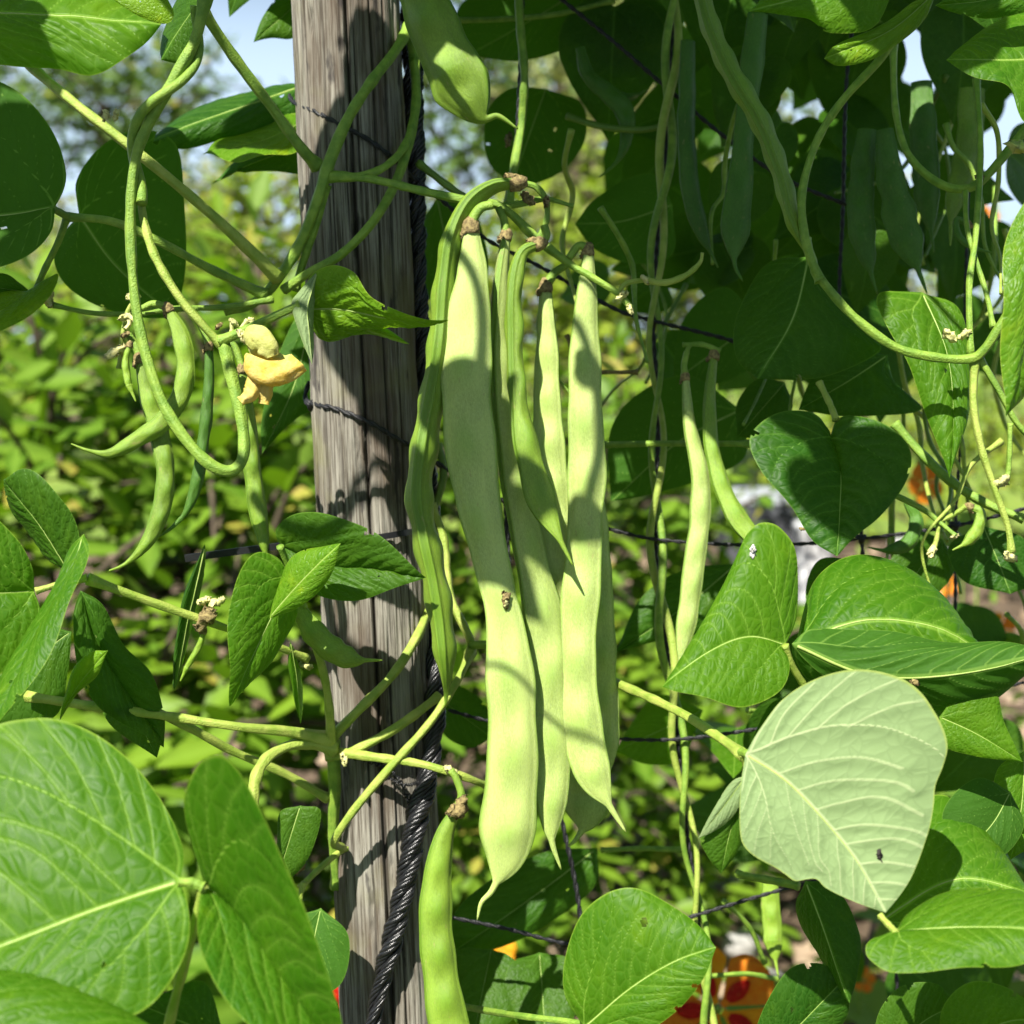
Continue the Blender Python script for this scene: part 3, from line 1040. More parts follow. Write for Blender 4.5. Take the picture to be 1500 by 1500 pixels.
# unseen shrubs added behind and beside the camera to block low sky light
for hx_, hy_, hl_ in ((-2.3, -2.3, 'added shrub blocking sky light behind the camera at left'), (-.1, -2.5, 'added shrub blocking sky light straight behind the camera'), (2.1, -2.3, 'added shrub blocking sky light behind the camera at right'),
                      (-3.1, -.3, 'added shrub blocking sky light out of view left of the bean net'), (3.1, -.1, 'added shrub blocking sky light out of view right of the bean net')):
    shrub('sky_blocker_shrub', hl_, 'shrub', [(hx_, hy_, .9, 1.2, .45, 1.0), (hx_ + .3, hy_ - .2, 1.9, 1.1, .45, .8)], 420, .4, .19, M['tree'], int(40 + hx_ * 3), 0, 'added shrubs blocking sky light', .03, world=True)
# low plants at the foot of the net, under the picture
shrub('low_shrub', 'leafy plants growing at the foot of the bean net', 'shrub', [(-.5, .55, .22, .5, .3, .25), (.4, .6, .22, .5, .3, .25), (0, -.2, .12, 1.0, .5, .14), (0, 1.3, .2, 1.0, .35, .2)], 330, .2, .11, M['bush'], 61, 0, 'garden shrubs behind the net', world=True)
# ================================================================== post
PD = 0.675                       # depth of the post's axis
pt0, pt1 = P(507, 0, PD), P(577, 1500, PD)
axis = pt1 - pt0
zs = np.concatenate([np.linspace(1.75, pt0[2] + .02, 30, endpoint=False), np.linspace(pt0[2] + .02, pt1[2] - .02, 560), np.linspace(pt1[2] - .022, -.05, 40)])
tt = (zs - pt0[2]) / (pt1[2] - pt0[2])
cen = pt0 + tt[:, None] * axis
na = 300
th = np.linspace(0, 2 * np.pi, na, endpoint=False)
R0 = 79 * PD / F
A, Zg = np.meshgrid(th, zs)
rad = R0 * (1 + .05 * (vnoise(A / (2 * np.pi) * 6, Zg * 4 + 50, 1, 6) - .5) + .03 * (vnoise(A / (2 * np.pi) * 14, Zg * 14 + 50, 2, 14) - .5))
rad += .0011 * (vnoise(A / (2 * np.pi) * 70, Zg * 16 + 90, 3, 70) - .5)
rad += .0009 * (vnoise(A / (2 * np.pi) * 150, Zg * 30 + 90, 4, 150) - .5)
crk = np.zeros_like(rad)
# lengthwise cracks: angle measured from the side facing the lens (-Y)
FR = -np.pi / 2
for ca, z0, z1, wd, dp, sd in ((.10, .70, 1.40, .020, .0030, 1), (.52, 1.02, 1.40, .012, .0020, 2), (-.38, .95, 1.3, .009, .0016, 3), (-.75, .72, 1.35, .009, .0014, 4), (.33, .72, .98, .010, .0016, 5), (-.15, .7, .92, .010, .0016, 6),
                               (.8, .7, 1.4, .010, .0014, 7), (-.55, .76, .9, .010, .0016, 8), (-1.05, .7, 1.4, .009, .0013, 9), (.22, 1.16, 1.4, .008, .0014, 10), (-.02, 1.12, 1.32, .007, .0012, 11), (-.28, 1.05, 1.2, .007, .0011, 12)):
    wob = .05 * (vnoise(Zg * 9 + sd * 7, 1.5, sd) - .5) + .02 * (vnoise(Zg * 60 + sd * 7, 1.5, sd + 20) - .5)
    w = wd * 1.7 * (.5 + vnoise(Zg * 22 + sd, 3.5, sd + 3)) * np.clip((Zg - z0) * 25, 0, 1) * np.clip((z1 - Zg) * 25, 0, 1) + 1e-4
    da = np.abs((A - (FR + ca + wob) + np.pi) % (2 * np.pi) - np.pi)
    c = np.exp(-(da / w) ** 2)
    rad -= dp * 1.3 * c
    crk = np.maximum(crk, c * (w > .002))
# gouges where bark has flaked off
for ca, px_y, hw, hh, dp in ((-.62, 45, .05, .006, .002), (.0, 85, .10, .004, .0014), (.02, 660, .16, .016, .0022), (.06, 1390, .07, .02, .0022), (-.2, 1300, .05, .014, .002), (.2, 1250, .05, .008, .002), (-.15, 1420, .04, .02, .0018)):
    zc = pt0[2] + (pt1[2] - pt0[2]) * px_y / 1500
    da = (A - (FR + ca) + np.pi) % (2 * np.pi) - np.pi
    c = np.exp(-((da / hw) ** 2 + ((Zg - zc) / hh) ** 2) ** 1.5)
    rad -= dp * c * (.6 + .8 * vnoise(A * 60, Zg * 300, 8))
    crk = np.maximum(crk, c * .55 * (vnoise(A * 40, Zg * 160, 9) > .45))
pv = np.stack([cen[:, None, 0] + rad * np.cos(A), cen[:, None, 1] + rad * np.sin(A), Zg], -1)
post = thing('wooden_post', (cen[-1][0], cen[-1][1], 0), 'weathered grey round wooden post with lengthwise cracks', 'post')
lc = np.stack([.0256 * np.cos(A), .0256 * np.sin(A), Zg], -1).reshape(-1, 3)
mesh_obj('shaft', pv.reshape(-1, 3), gridfaces(len(zs), na, True)[:, ::-1], M['wood'], post, True, {'LC': lc, 'D1': crk.ravel()})
topc = cen[0]
tcv = np.vstack([pv[0], topc[None] + [0, 0, .003]])
mesh_obj('end_grain', tcv, np.stack([np.arange(na), (np.arange(na) + 1) % na, np.full(na, na)], 1), M['bark'], post)


def on_post(px, py, lift=0.0):
    """the point of the post's surface that the photo shows at (px, py), lifted towards the lens"""
    c = 507 + 70 * py / 1500
    x = np.clip((px - c) / 79, -1, 1)
    return PD - R0 * math.sqrt(max(0, 1 - x * x)) - lift


# ================================================================== rope
def rope(path, R, turns, strands=3, fil=7, fr=.36, name='rope', n=700):
    path = spline(path, n)
    T, N, B = frames(path)
    t = np.linspace(0, 1, n)
    parts = []
    R = R * (.78 + .5 * vnoise(t * 19, 4.4, 8))
    turns = turns + 1.6 * (vnoise(t * 7, 2.2, 5) - .5)
    for s in range(strands):
        a = 2 * np.pi * (s / strands + turns * t)
        Rw = R * .50 * (1 + .12 * (vnoise(t * 30 + s * 9, 2.5, s) - .5))
        c = path + N * (np.cos(a) * Rw)[:, None] + B * (np.sin(a) * Rw)[:, None]
        T2, N2, B2 = frames(c)
        for k in range(fil):
            b = 2 * np.pi * (k / fil + turns * 2.3 * t * (1 if s % 2 else 1)) + s
            w = R * .36 * (1 + .28 * (vnoise(t * 26 + k * 5, s * 3.3, k + s * 7) - .5))
            q = c + N2 * (np.cos(b) * w)[:, None] + B2 * (np.sin(b) * w)[:, None]
            rr = R * .20 * (.6 + .8 * vnoise(t * 34 + k * 3, s + .5, k))
            q = q + nrm(np.cross(T2, N2 + .3)) * (R * .16 * (vnoise(t * 60 + k * 11, s * 2.3, k + 3) - .5))[:, None]
            parts.append(tube(q, rr, 7))
    return parts


rp = px3([(597, -60, .688), (603, 60, .688), (607, 180, .688), (611, 320, .690), (614, 480, .692), (622, 640, .695), (632, 800, .690), (638, 920, .678), (640, 1010, .662), (630, 1120, on_post(622, 1120, .006)),
          (611, 1200, on_post(608, 1200, .0075)), (595, 1290, on_post(592, 1290, .0075)), (574, 1380, on_post(574, 1380, .0075)), (556, 1450, on_post(556, 1450, .0075)), (541, 1530, on_post(541, 1530, .008)), (520, 1640, .655)])
ro = thing('edge_rope', rp[-1], 'thick shiny black twisted rope running down the right side of the post', 'rope')
V, Fc = join(rope(rp, .0046, 12, 3, 7))
mesh_obj('strands', V, Fc, M['rope'], ro)
# two short tails tying the rope round the post
for pts, r in (([(612, 1215, on_post(612, 1215, .009)), (600, 1180, on_post(600, 1180, .006)), (583, 1140, on_post(583, 1140, .003)), (550, 1118, on_post(550, 1118, .002)), (512, 1108, on_post(512, 1108, .002))], 2.6),
               ([(628, 1140, on_post(628, 1140, .008)), (596, 1150, on_post(596, 1150, .004)), (570, 1140, on_post(570, 1140, .002))], 2.2)):
    q = spline(px3(pts), 60)
    V, Fc = join(rope(q, r * 1.5 * .64 / F, 9, 3, 1, n=160))
    mesh_obj('tail', V, Fc, M['rope'], ro)

# ================================================================== net
net = thing('trellis_net', P(960, 1900, .72) * [1, 1, 0], 'black knotted plant net stretched to the right of the post', 'net')


def cord(pts, d=.70, r=3.0, parent=None, name='cord', n=None):
    q = px3(pts, d)
    n = n or len(pts) * 45
    q = spline(q, n)
    parts = []
    T, N, B = frames(q)
    dep = ((q - EYE) @ FWD).mean()
    R = r * dep / F
    L = np.concatenate([[0], np.cumsum(np.linalg.norm(np.diff(q, axis=0), axis=1))])
    for s in range(2):
        a = np.pi * s + L / .0062 * 2 * np.pi * .5
        c = q + N * (np.cos(a) * R * .42)[:, None] + B * (np.sin(a) * R * .42)[:, None]
        parts.append(tube(c, R * .66, 6))
    V, Fc = join(parts)
    return mesh_obj(name, V, Fc, M['string'], parent or net)


def knot(px, py, d, r=8, parent=None):
    c = P(px, py, d)
    s = r * d / F
    t = np.linspace(0, 2 * np.pi, 60)
    q = c + np.stack([np.sin(t) + 1.1 * np.sin(2 * t), np.cos(3 * t) * -1, np.cos(t) - 1.1 * np.cos(2 * t)], 1) * s * .42
    V, Fc = tube(q, s * .38, 7)
    return mesh_obj('knot', V, Fc, M['string'], parent or net)


ND = .705
cord([(767, -40), (764, 40), (762, 110), (757, 200), (747, 262), (738, 330), (736, 480), (739, 620), (741, 735), (748, 850), (770, 980), (800, 1100), (826, 1215), (842, 1290), (850, 1345), (856, 1440), (862, 1560)], ND, 3.6)
cord([(990, -40), (985, 40), (979, 128), (975, 230), (963, 350), (957, 470), (964, 600), (962, 700), (960, 790), (968, 890), (983, 990), (992, 1083), (1004, 1200), (1022, 1340), (1035, 1500), (1040, 1560)], ND, 3.4)
cord([(800, -20), (830, 5), (900, 62), (978, 130), (1066, 204), (1150, 262), (1240, 300)], ND, 3.2)
cord([(655, 300), (712, 350), (790, 390), (900, 452), (957, 470), (1075, 500), (1180, 540)], (.69, .705), 3.2)
cord([(655, 688), (700, 712), (741, 735), (810, 755), (888, 774), (960, 790), (1075, 798), (1170, 797), (1262, 789), (1400, 770), (1520, 740)], (.69, .705), 3.0)
cord([(656, 1040), (715, 1056), (800, 1070), (890, 1081), (992, 1083), (1120, 1066), (1260, 1040), (1500, 1000)], (.68, .705), 3.0)
cord([(652, 1342), (740, 1360), (850, 1385), (930, 1368), (1022, 1340), (1150, 1302), (1300, 1265), (1500, 1210)], (.675, .705), 3.0)
cord([(1258, -30), (1240, 120), (1235, 300), (1230, 480), (1255, 640), (1262, 789), (1275, 950), (1285, 1100), (1300, 1265), (1320, 1520)], ND + .03, 3.0)
cord([(1430, 120), (1420, 250), (1415, 400), (1410, 600), (1400, 770), (1400, 1000)], ND + .04, 2.6)
for kx, ky in ((979, 129), (957, 471), (741, 735), (960, 790), (992, 1083), (1022, 1340), (850, 1383), (1262, 789), (1400, 770), (1300, 1265)):
    knot(kx, ky, ND - .002, 7.5)
tie_ = thing('cord_tie', P(450, 590, .66), 'thin black cord knotted round the middle of the post', 'cord')
cord([(452, 560, .682), (448, 585, .676), (470, 594, on_post(470, 594, .0015)), (490, 598, on_post(490, 598, .0015)), (540, 618, on_post(540, 618, .0015)), (580, 642, on_post(580, 642, .0015)), (607, 657, on_post(607, 657, .0016)), (630, 672, .682), (655, 688, .69)], r=3.8, parent=tie_)
knot(455, 592, .669, 9, tie_)
tie2 = thing('cord_tie', P(430, 148, .66), 'thin black cord slanting across the post near its top', 'cord')
cord([(424, 140, .69), (430, 149, .682), (450, 158, on_post(450, 158, .0015)), (500, 183, on_post(500, 183, .0015)), (545, 208, on_post(545, 208, .0015)), (580, 236, on_post(580, 236, .0016)), (600, 256, .683), (655, 300, .69)], r=3.6, parent=tie2)
# flat plastic tie
tie3 = thing('cable_tie', P(270, 818, .64), 'flat black plastic strap sticking out left of the post behind the heart leaf', 'strap')
c = spline(px3([(271, 818, .640), (330, 810, .641), (400, 801, .643), (465, 794, .648), (495, 792, on_post(495, 792, .002)), (540, 789, on_post(540, 789, .002)), (590, 781, on_post(590, 781, .002)), (617, 776, .672), (630, 772, .69)]), 70)
T_, N_, B_ = frames(c, (0, 0, 1))
w_, h_ = 4.6 * .64 / F * np.clip(np.linspace(1.15, .9, 70), .6, 2), .0006
sq = [(1, 1), (1, -1), (-1, -1), (-1, 1)]
V = np.stack([c + N_ * (w_ * a)[:, None] + B_ * (h_ * b) for a, b in sq], 1).reshape(-1, 3)
mesh_obj('strap', V, [gridfaces(70, 4, True), np.array([[0, 1, 2, 3], [279, 278, 277, 276]])], M['tie'], tie3, False)

# ================================================================== bean plants
PA = plant(P(470, 1900, .68) * [1, 1, 0], 'bean plant twining up the weathered post with leaves out to the left edge')
PB = plant(P(200, 2000, .55) * [1, 1, 0], 'bean plant with very large lit leaves in the bottom left corner')
PC = plant(P(1000, 1950, .70) * [1, 1, 0], 'bean plant on the net with the pale leaf underside at lower right')
PDK = plant(P(1240, 1950, .74) * [1, 1, 0], 'bean plant in deep shade filling the upper right of the net')
PE = plant(P(745, 1950, .71) * [1, 1, 0], 'bean plant carrying the cluster of long pods beside the post')
PG = plant(P(60, 2000, .60) * [1, 1, 0], 'bean plant with upright and folded leaves at the middle of the left edge')

# --- stems, post plant
V1 = [(310, -40, .575), (298, 10, .575), (285, 60, .575), (258, 110, .575), (218, 180, .576), (198, 235, .577), (191, 320, .578), (196, 420, .578), (209, 500, .577), (234, 580, .575), (268, 638, .573), (306, 679, .572), (338, 690, .574), (356, 668, .577), (354, 615, .58), (340, 555, .582), (328, 505, .585)]
stem(V1, None, [12, 11, 10.5, 10, 9.5, 9.5, 10, 11, 11, 10], PA, 'stem', 'stem', n=150)
# the tip that twines round it
h0 = spline(px3(V1[1:8]), 120)
T_, N_, B_ = frames(h0)
ang_ = np.linspace(2.2, 2.2 + 2 * np.pi * 2.0, 120)
off = np.linspace(16, 15, 120) * .576 / F
tw = h0[:86] + N_[:86] * (np.cos(ang_) * off)[:86, None] + B_[:86] * (np.sin(ang_) * off)[:86, None]
V, Fc = tube(tw, np.linspace(6, 8.5, 86) * .576 / F, 11, .04)
mesh_obj('twining_stem', V, Fc, M['stem'], PA)
stem([(205, 285, .586), (212, 330, .583), (228, 378, .58), (262, 435, .58), (296, 475, .582), (326, 507, .585)], None, [7, 8.5, 8.5, 8], PA, 'stem_pale')
stem([(322, 500), (350, 488), (395, 467), (440, 446)], (.584, .578), [10, 8.5, 8], PA, 'stem')
stem([(-30, 25, .635), (40, 92, .612), (110, 152, .600), (200, 222), (300, 305), (370, 370), (408, 408)], (.565, .60, .64), [11, 10, 9.5, 9.5, 12], PA, 'stem_pale')
stem([(296, 15), (340, 80), (400, 160), (440, 215), (466, 244)], (.60, .63, .645), [10, 10, 9.5, 12], PA)
stem([(600, 40, .672), (575, 80, .652), (545, 118, .636), (510, 172, .632), (483, 235, .632), (466, 290, .633), (440, 355, .640), (405, 412, .645), (370, 445, .648), (330, 455, .65)], None, [10, 10, 10.5, 12, 11, 10, 8], PA)
stem([(478, 270, .636), (462, 330, .640), (445, 380, .645), (432, 425, .650)], None, [9, 8, 8], PA, 'stem')
stem([(603, 60, .68), (609, 130, .672), (604, 185, .662), (583, 258, .648), (548, 322, .637), (500, 372, .637), (455, 398, .640), (415, 425, .645)], None, [9, 9, 9, 8.5, 8], PA)
stem([(470, 262, .634), (530, 258, .632), (570, 240, .640), (597, 205, .655), (610, 150, .668), (607, 90, .675)], None, [9, 7, 8, 8], PA)
stem([(98, 318), (165, 325), (235, 355), (310, 395), (388, 432)], (.60, .61, .64), [7, 8, 8, 8.5, 10], PA, 'stem')
stem([(98, 320), (85, 355), (65, 395), (50, 430)], (.60, .61), [6.5, 6, 6], PA)
stem([(78, 306), (100, 318)], (.59, .60), [6.5, 7.5], PA, 'stem_dark')
stem([(78, 447), (130, 458), (185, 460), (250, 452), (330, 450), (400, 438)], (.61, .62, .64), [4.5, 5, 5.5, 6], PA, 'stem')
stem([(175, 540), (180, 490), (186, 460), (196, 440), (205, 432)], (.60, .60), [5, 4.5, 4, 4], PA, 'stem_pale')
stem([(200, 462), (240, 455), (280, 452)], (.60, .61), [4, 5, 5], PA)
# lower post stems
stem([(632, 880, .676), (612, 930, .655), (575, 988, .641), (525, 1040, .636), (484, 1082, .64)], None, [8, 9, 9, 9, 10], PA, 'stem_pale')
stem([(642, 1020, .655), (600, 1052, .640), (560, 1078, .634), (505, 1105, .636), (480, 1108, .64)], None, [8, 9, 9, 8], PA, 'stem_pale')
stem([(690, 955, .66), (668, 1000, .640), (630, 1058, .628), (575, 1120, .626), (520, 1185, .628), (490, 1232, .634), (502, 1242, .65)], None, [8, 8, 8, 7.5, 7], PA, 'stem_pale')
stem([(480, 1100, .64), (540, 1108, .630), (610, 1118, .626), (648, 1128, .625), (690, 1142, .63), (715, 1152, .64)], None, [10, 8.5, 7.5, 8, 6], PA, 'stem_pale')
stem([(40, 1020, .60), (148, 1036), (250, 1050), (350, 1065), (430, 1073), (482, 1085)], (.58, .60, .635), [8.5, 8.5, 8.5, 9, 14], PG, 'stem_pale')
stem([(372, 1225, .60), (372, 1152), (390, 1112), (425, 1092), (460, 1090), (490, 1098)], (.60, .635), [10, 11, 10, 12], PA, 'stem_pale')
stem([(160, 1010, .61), (270, 1062), (340, 1100), (420, 1135), (480, 1170)], (.60, .65), [8, 8, 8], PG, 'stem_pale')
stem([(438, 888), (462, 945), (478, 1005), (484, 1060), (484, 1090)], (.60, .635), [7, 7.5, 8, 10], PA, 'stem_pale')
stem([(486, 1085, .640), (490, 1150, .648), (488, 1210, .655), (492, 1300, .665)], None, [13, 12, 11, 9], PA, 'stem')
stem([(128, 848), (230, 885), (330, 920), (400, 945), (450, 965)], (.56, .59, .62), [9, 8, 7.5, 7, 7], PG, 'stem_pale')
stem([(52, 866), (90, 855), (128, 847)], (.555, .56), [6, 6, 7], PG, 'stem_pale')
stem([(410, 800), (430, 850), (445, 890)], (.58, .60), [6, 6, 6], PA)
stem([(440, 1300), (465, 1275), (498, 1248), (520, 1240)], (.63, .66), [6, 6, 6], PA, 'stem_pale')
stem([(436, 1340), (440, 1312), (446, 1292)], (.63, .63), [5, 5, 5], PA, 'stem_pale')
# big-leaf plant
stem([(262, 1292), (282, 1293), (298, 1300)], (.46, .46), [8, 9, 9], PB)
stem([(298, 1296), (285, 1350), (272, 1405), (252, 1480), (235, 1560)], (.46, .47, .48), [7, 9, 9.5, 10], PB, 'stem_pale')

# --- stems, pod-cluster plant
stem([(476, 258, .634), (540, 262, .628), (620, 280, .622), (685, 294, .622), (735, 303, .625), (785, 348, .625), (832, 385, .622), (870, 408, .618), (905, 430, .615), (925, 452, .614)], None, [10, 8, 8, 8.5, 9, 8.5, 9, 7, 6, 5], PE, 'stem', n=110)
stem([(614, 240), (660, 275), (700, 300)], (.66, .635), [7, 7, 6], PE, 'stem_dark')
stem([(738, 303), (765, 298), (800, 292), (840, 302)], (.628, .63), [7, 7, 5, 3.5], PE, 'stem')
stem([(762, 268), (785, 274), (800, 295), (800, 325), (788, 350)], (.622, .625), [6, 6, 5.5, 5.5], PE, 'stem')
stem([(905, 430), (918, 415), (945, 410)], (.615, .615), [4.5, 4.5, 4.5], PE, 'stem_pale')
stem([(945, 411), (975, 414), (1005, 403), (1025, 385), (1029, 370)], (.615, .61), [6, 6, 6, 5, 2.5], PE, 'stem_pale', name='tiny_pod')
stem([(758, -30, .70), (762, 40, .696), (768, 110, .698), (764, 180, .705), (754, 240, .70), (745, 300, .698)], None, [8, 8, 8.5, 8], PE, 'stem')
stem([(640, 650), (650, 690), (640, 735), (632, 745)], (.69, .69), [8, 8, 7], PE, 'stem_dark')
stem([(632, 738), (650, 790), (656, 850), (664, 885), (690, 940), (688, 960)], (.67, .66), [7, 7.5, 8, 8, 9], PE, 'stem_pale')
stem([(664, 885), (640, 870), (625, 850)], (.668, .68), [7, 6, 6], PE, 'stem_pale')
stem([(690, 945), (720, 945), (760, 955), (825, 974)], (.66, .64), [8, 8, 8], PE, 'stem')

# --- stems, right-hand plants
stem([(800, 962, .672), (860, 984, .660), (920, 1008, .632), (1000, 1046, .58), (1060, 1085), (1088, 1106)], (.635, .58, .525), [9, 8.5, 8.5, 9, 10], PC, 'stem_pale')
stem([(1086, 1102), (1094, 1104), (1104, 1105)], (.520, .512), [7, 7.5, 6], PC, 'stem')
stem([(1088, 1104), (1095, 1130), (1096, 1150)], (.52, .525), [8, 6, 5], PC, 'stem_pale')
stem([(1150, 945), (1160, 975), (1178, 1005), (1190, 1030)], (.555, .57), [6, 7, 7], PC, 'stem_pale')
for ph, mt in ((0, 'stem'), (np.pi, 'stem_pale')):
    sp_ = spline(px3([(990, -20, .70), (985, 60, .70), (979, 150, .70), (973, 260, .70), (962, 370, .70), (959, 480, .70), (964, 600, .70), (962, 700, .70), (961, 790, .70), (970, 900, .70), (985, 1000, .70), (995, 1100, .70), (1008, 1220, .70), (1025, 1350, .70), (1040, 1520, .70)]), 260)
    T_, N_, B_ = frames(sp_)
    a_ = np.linspace(0, 2 * np.pi * 5.3, 260) + ph
    q_ = sp_ + N_ * (np.cos(a_) * 9 * .7 / F)[:, None] + B_ * (np.sin(a_) * 9 * .7 / F)[:, None]
    V, Fc = tube(q_, (5.4 + 1.2 * np.sin(np.arange(260) * .05)) * .7 / F, 10)
    mesh_obj('twining_stem', V, Fc, M[mt], PC)
stem([(885, 652), (960, 650), (1030, 650), (1100, 650)], (.70, .66), [6, 6, 6], PDK)
stem([(1320, 35), (1290, 85), (1240, 140), (1208, 185), (1188, 230), (1175, 285), (1178, 340), (1192, 390), (1215, 425), (1255, 468), (1310, 508), (1365, 523), (1420, 526), (1442, 512), (1465, 478), (1500, 430)], (.58, .60, .60, .60, .59), [8, 7.5, 7.5, 8, 8, 8.5, 9, 9, 8], PDK, 'stem', n=150)
stem([(1180, 350), (1192, 390), (1202, 412)], (.603, .60), [9, 9, 9], PDK, 'stem')
stem([(1308, 60), (1312, 160), (1330, 225), (1370, 265), (1410, 277), (1445, 258), (1510, 180)], (.64, .62), [7, 6.5, 7, 8, 8], PDK, 'stem')
stem([(1430, 110), (1436, 220), (1430, 340), (1420, 420), (1422, 520)], (.62, .60), [6, 6, 6, 6], PDK, 'stem')
stem([(1414, 280), (1418, 340), (1445, 430), (1455, 480)], (.62, .60), [5, 5, 5, 5], PDK, 'stem')
stem([(1428, 530), (1426, 590), (1436, 650), (1455, 710), (1476, 770), (1482, 810)], (.60, .60), [8, 7, 7, 6, 6], PDK, 'stem_pale')
stem([(1435, 525), (1462, 570), (1490, 620), (1520, 650)], (.60, .60), [7, 6, 6], PDK, 'stem')
stem([(1310, 620), (1350, 665), (1400, 710), (1450, 740), (1500, 760)], (.66, .64), [8, 9, 9, 8], PDK, 'stem')
stem([(1300, 720), (1350, 745), (1380, 768), (1400, 785)], (.64, .63), [6, 6, 5, 4], PDK, 'stem')
stem([(1375, 768), (1372, 790), (1365, 810)], (.635, .635), [5, 4.5, 6], PDK, 'stem_pale')
stem([(1372, 766), (1395, 755), (1415, 742)], (.635, .63), [4.5, 4.5, 4.5], PDK, 'stem_pale')
stem([(1480, 620), (1478, 680), (1474, 710)], (.60, .60), [5, 5, 5], PDK)
stem([(1200, 560), (1215, 590), (1225, 615)], (.64, .63), [6, 6, 6], PDK, 'stem_pale')
stem([(830, 170), (880, 185), (940, 190), (985, 180)], (.74, .72), [6, 6, 6], PDK, 'stem_dark')
stem([(670, 30), (740, 28), (820, 20), (900, 0)], (.74, .74), [5, 5, 5], PDK, 'stem')
stem([(1000, 505), (1030, 505), (1055, 515)], (.66, .66), [4, 5, 5], PC, 'stem')
stem([(1000, 550), (1005, 520), (1010, 505)], (.66, .66), [4, 4, 4], PC, 'stem')
stem([(830, 490), (850, 540), (880, 545), (935, 545)], (.74, .74), [4, 4, 4], PDK, 'dry')
stem([(1080, 1280), (1120, 1288), (1170, 1298)], (.66, .64), [7, 7, 7], PC)
stem([(1290, 1342), (1302, 1355), (1312, 1366)], (.50, .49), [6, 6.5, 6], PC, 'stem_pale')
stem([(620, 1462, .665), (700, 1478, .645), (760, 1488), (820, 1495), (870, 1502)], (.62, .56), [6, 6, 6], PC, 'stem')
stem([(880, 1245), (940, 1243), (1000, 1245)], (.74, .74), [5, 5, 5], PC)
for sx, sy, ex, ey in ((1095, 1040, 1140, 1065), (1060, 1320, 1120, 1410), (1035, 1430, 1140, 1435), (1360, 940, 1330, 980), (1475, 900, 1500, 960)):
    stem([(sx, sy), ((sx + ex) / 2 + 8, (sy + ey) / 2 - 6), (ex, ey)], (.72, .74), [4.5, 4.5, 4.5], PC, 'stem')

# ================================================================== leaves as the photo shows them
# upper left
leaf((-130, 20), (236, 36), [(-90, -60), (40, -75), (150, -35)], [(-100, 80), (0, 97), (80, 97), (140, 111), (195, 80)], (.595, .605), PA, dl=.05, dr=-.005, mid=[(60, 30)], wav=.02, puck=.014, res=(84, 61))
leaf((80, 304), (-190, 330), [(97, 262), (78, 195), (25, 132), (-40, 118), (-130, 180)], [(76, 335), (42, 372), (0, 393), (-60, 402), (-140, 380)], (.59, .56), PA, 'leaf_shaded', dl=.01, dr=-.01, mid=[(0, 318)], under=True, puck=.007)
leaf((116, 316), (258, 466), [(112, 265), (150, 212), (205, 190), (258, 212), (270, 300), (272, 390)], [(92, 342), (79, 375), (95, 415), (140, 447), (200, 464)], (.66, .68), PA, 'leaf_shaded', under=True, puck=.006, mid=[(170, 390)])
leaf((450, 125), (212, 211), [(400, 128), (330, 145), (270, 172)], [(440, 175), (390, 193), (330, 203), (270, 217)], (.72, .69), PA, 'leaf_shaded', dl=.03, mid=[(330, 172)], puck=.006)
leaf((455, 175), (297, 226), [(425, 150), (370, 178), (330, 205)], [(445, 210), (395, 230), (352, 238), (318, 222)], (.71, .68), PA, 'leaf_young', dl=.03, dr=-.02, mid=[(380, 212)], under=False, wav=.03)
leaf((460, 210), (310, 270), [(410, 208), (355, 232)], [(450, 250), (400, 252), (345, 252)], (.715, .70), PA, 'leaf_shaded', dl=.02, mid=[(390, 235)], under=True)
leaf((450, -10), (371, 62), [(415, -12), (385, 25)], [(450, 30), (430, 55), (400, 55)], (.73, .71), PA, 'leaf_shaded', mid=[(415, 25)])
leaf((310, -20), (236, 88), [(270, -10), (240, 40)], [(300, 30), (290, 75), (270, 93)], (.60, .61), PA, 'leaf_shaded', dl=.02, mid=[(265, 45)])
leaf((235, -20), (160, -5), [(210, -30)], [(255, 20), (240, 35), (200, 22)], (.57, .57), PA, 'leaf_young', mid=[(200, 0)])
leaf((52, 430), (-80, 510), [(30, 424), (-20, 430)], [(86, 402), (75, 432), (30, 470), (-30, 500)], (.61, .58), PA, 'leaf_young', mid=[(0, 460)], dl=.02)
leaf((45, 428), (-60, 415), [(30, 415), (0, 400)], [(30, 436), (0, 436)], (.62, .60), PA, 'leaf_shaded')
leaf((455, 470), (384, 665), [(430, 470), (395, 560), (383, 620)], [(470, 520), (470, 590), (440, 610), (410, 635)], (.70, .69), PA, 'leaf_shaded', under=True, mid=[(430, 570)])
# young leaf at the post
leaf((448, 452), (658, 469), [(452, 408), (485, 389), (522, 400), (546, 436), (590, 460)], [(455, 480), (480, 500), (525, 485), (560, 476), (605, 475)], (.588, .575), PA, 'leaf_young', mid=[(500, 452), (575, 463)], dl=-.006, dr=.012, puck=.016)
leaf((448, 462), (600, 504), [(500, 462), (560, 478)], [(470, 498), (520, 488), (560, 484)], (.595, .59), PA, 'leaf_young', mid=[(530, 478)], dl=.0, dr=.01)
leaf((465, 397), (457, 534), [(438, 428), (427, 448), (441, 495)], [(461, 440), (457, 490)], (.582, .572), PA, 'leaf_pale', under=True, mid=[(448, 455)], dr=.012)
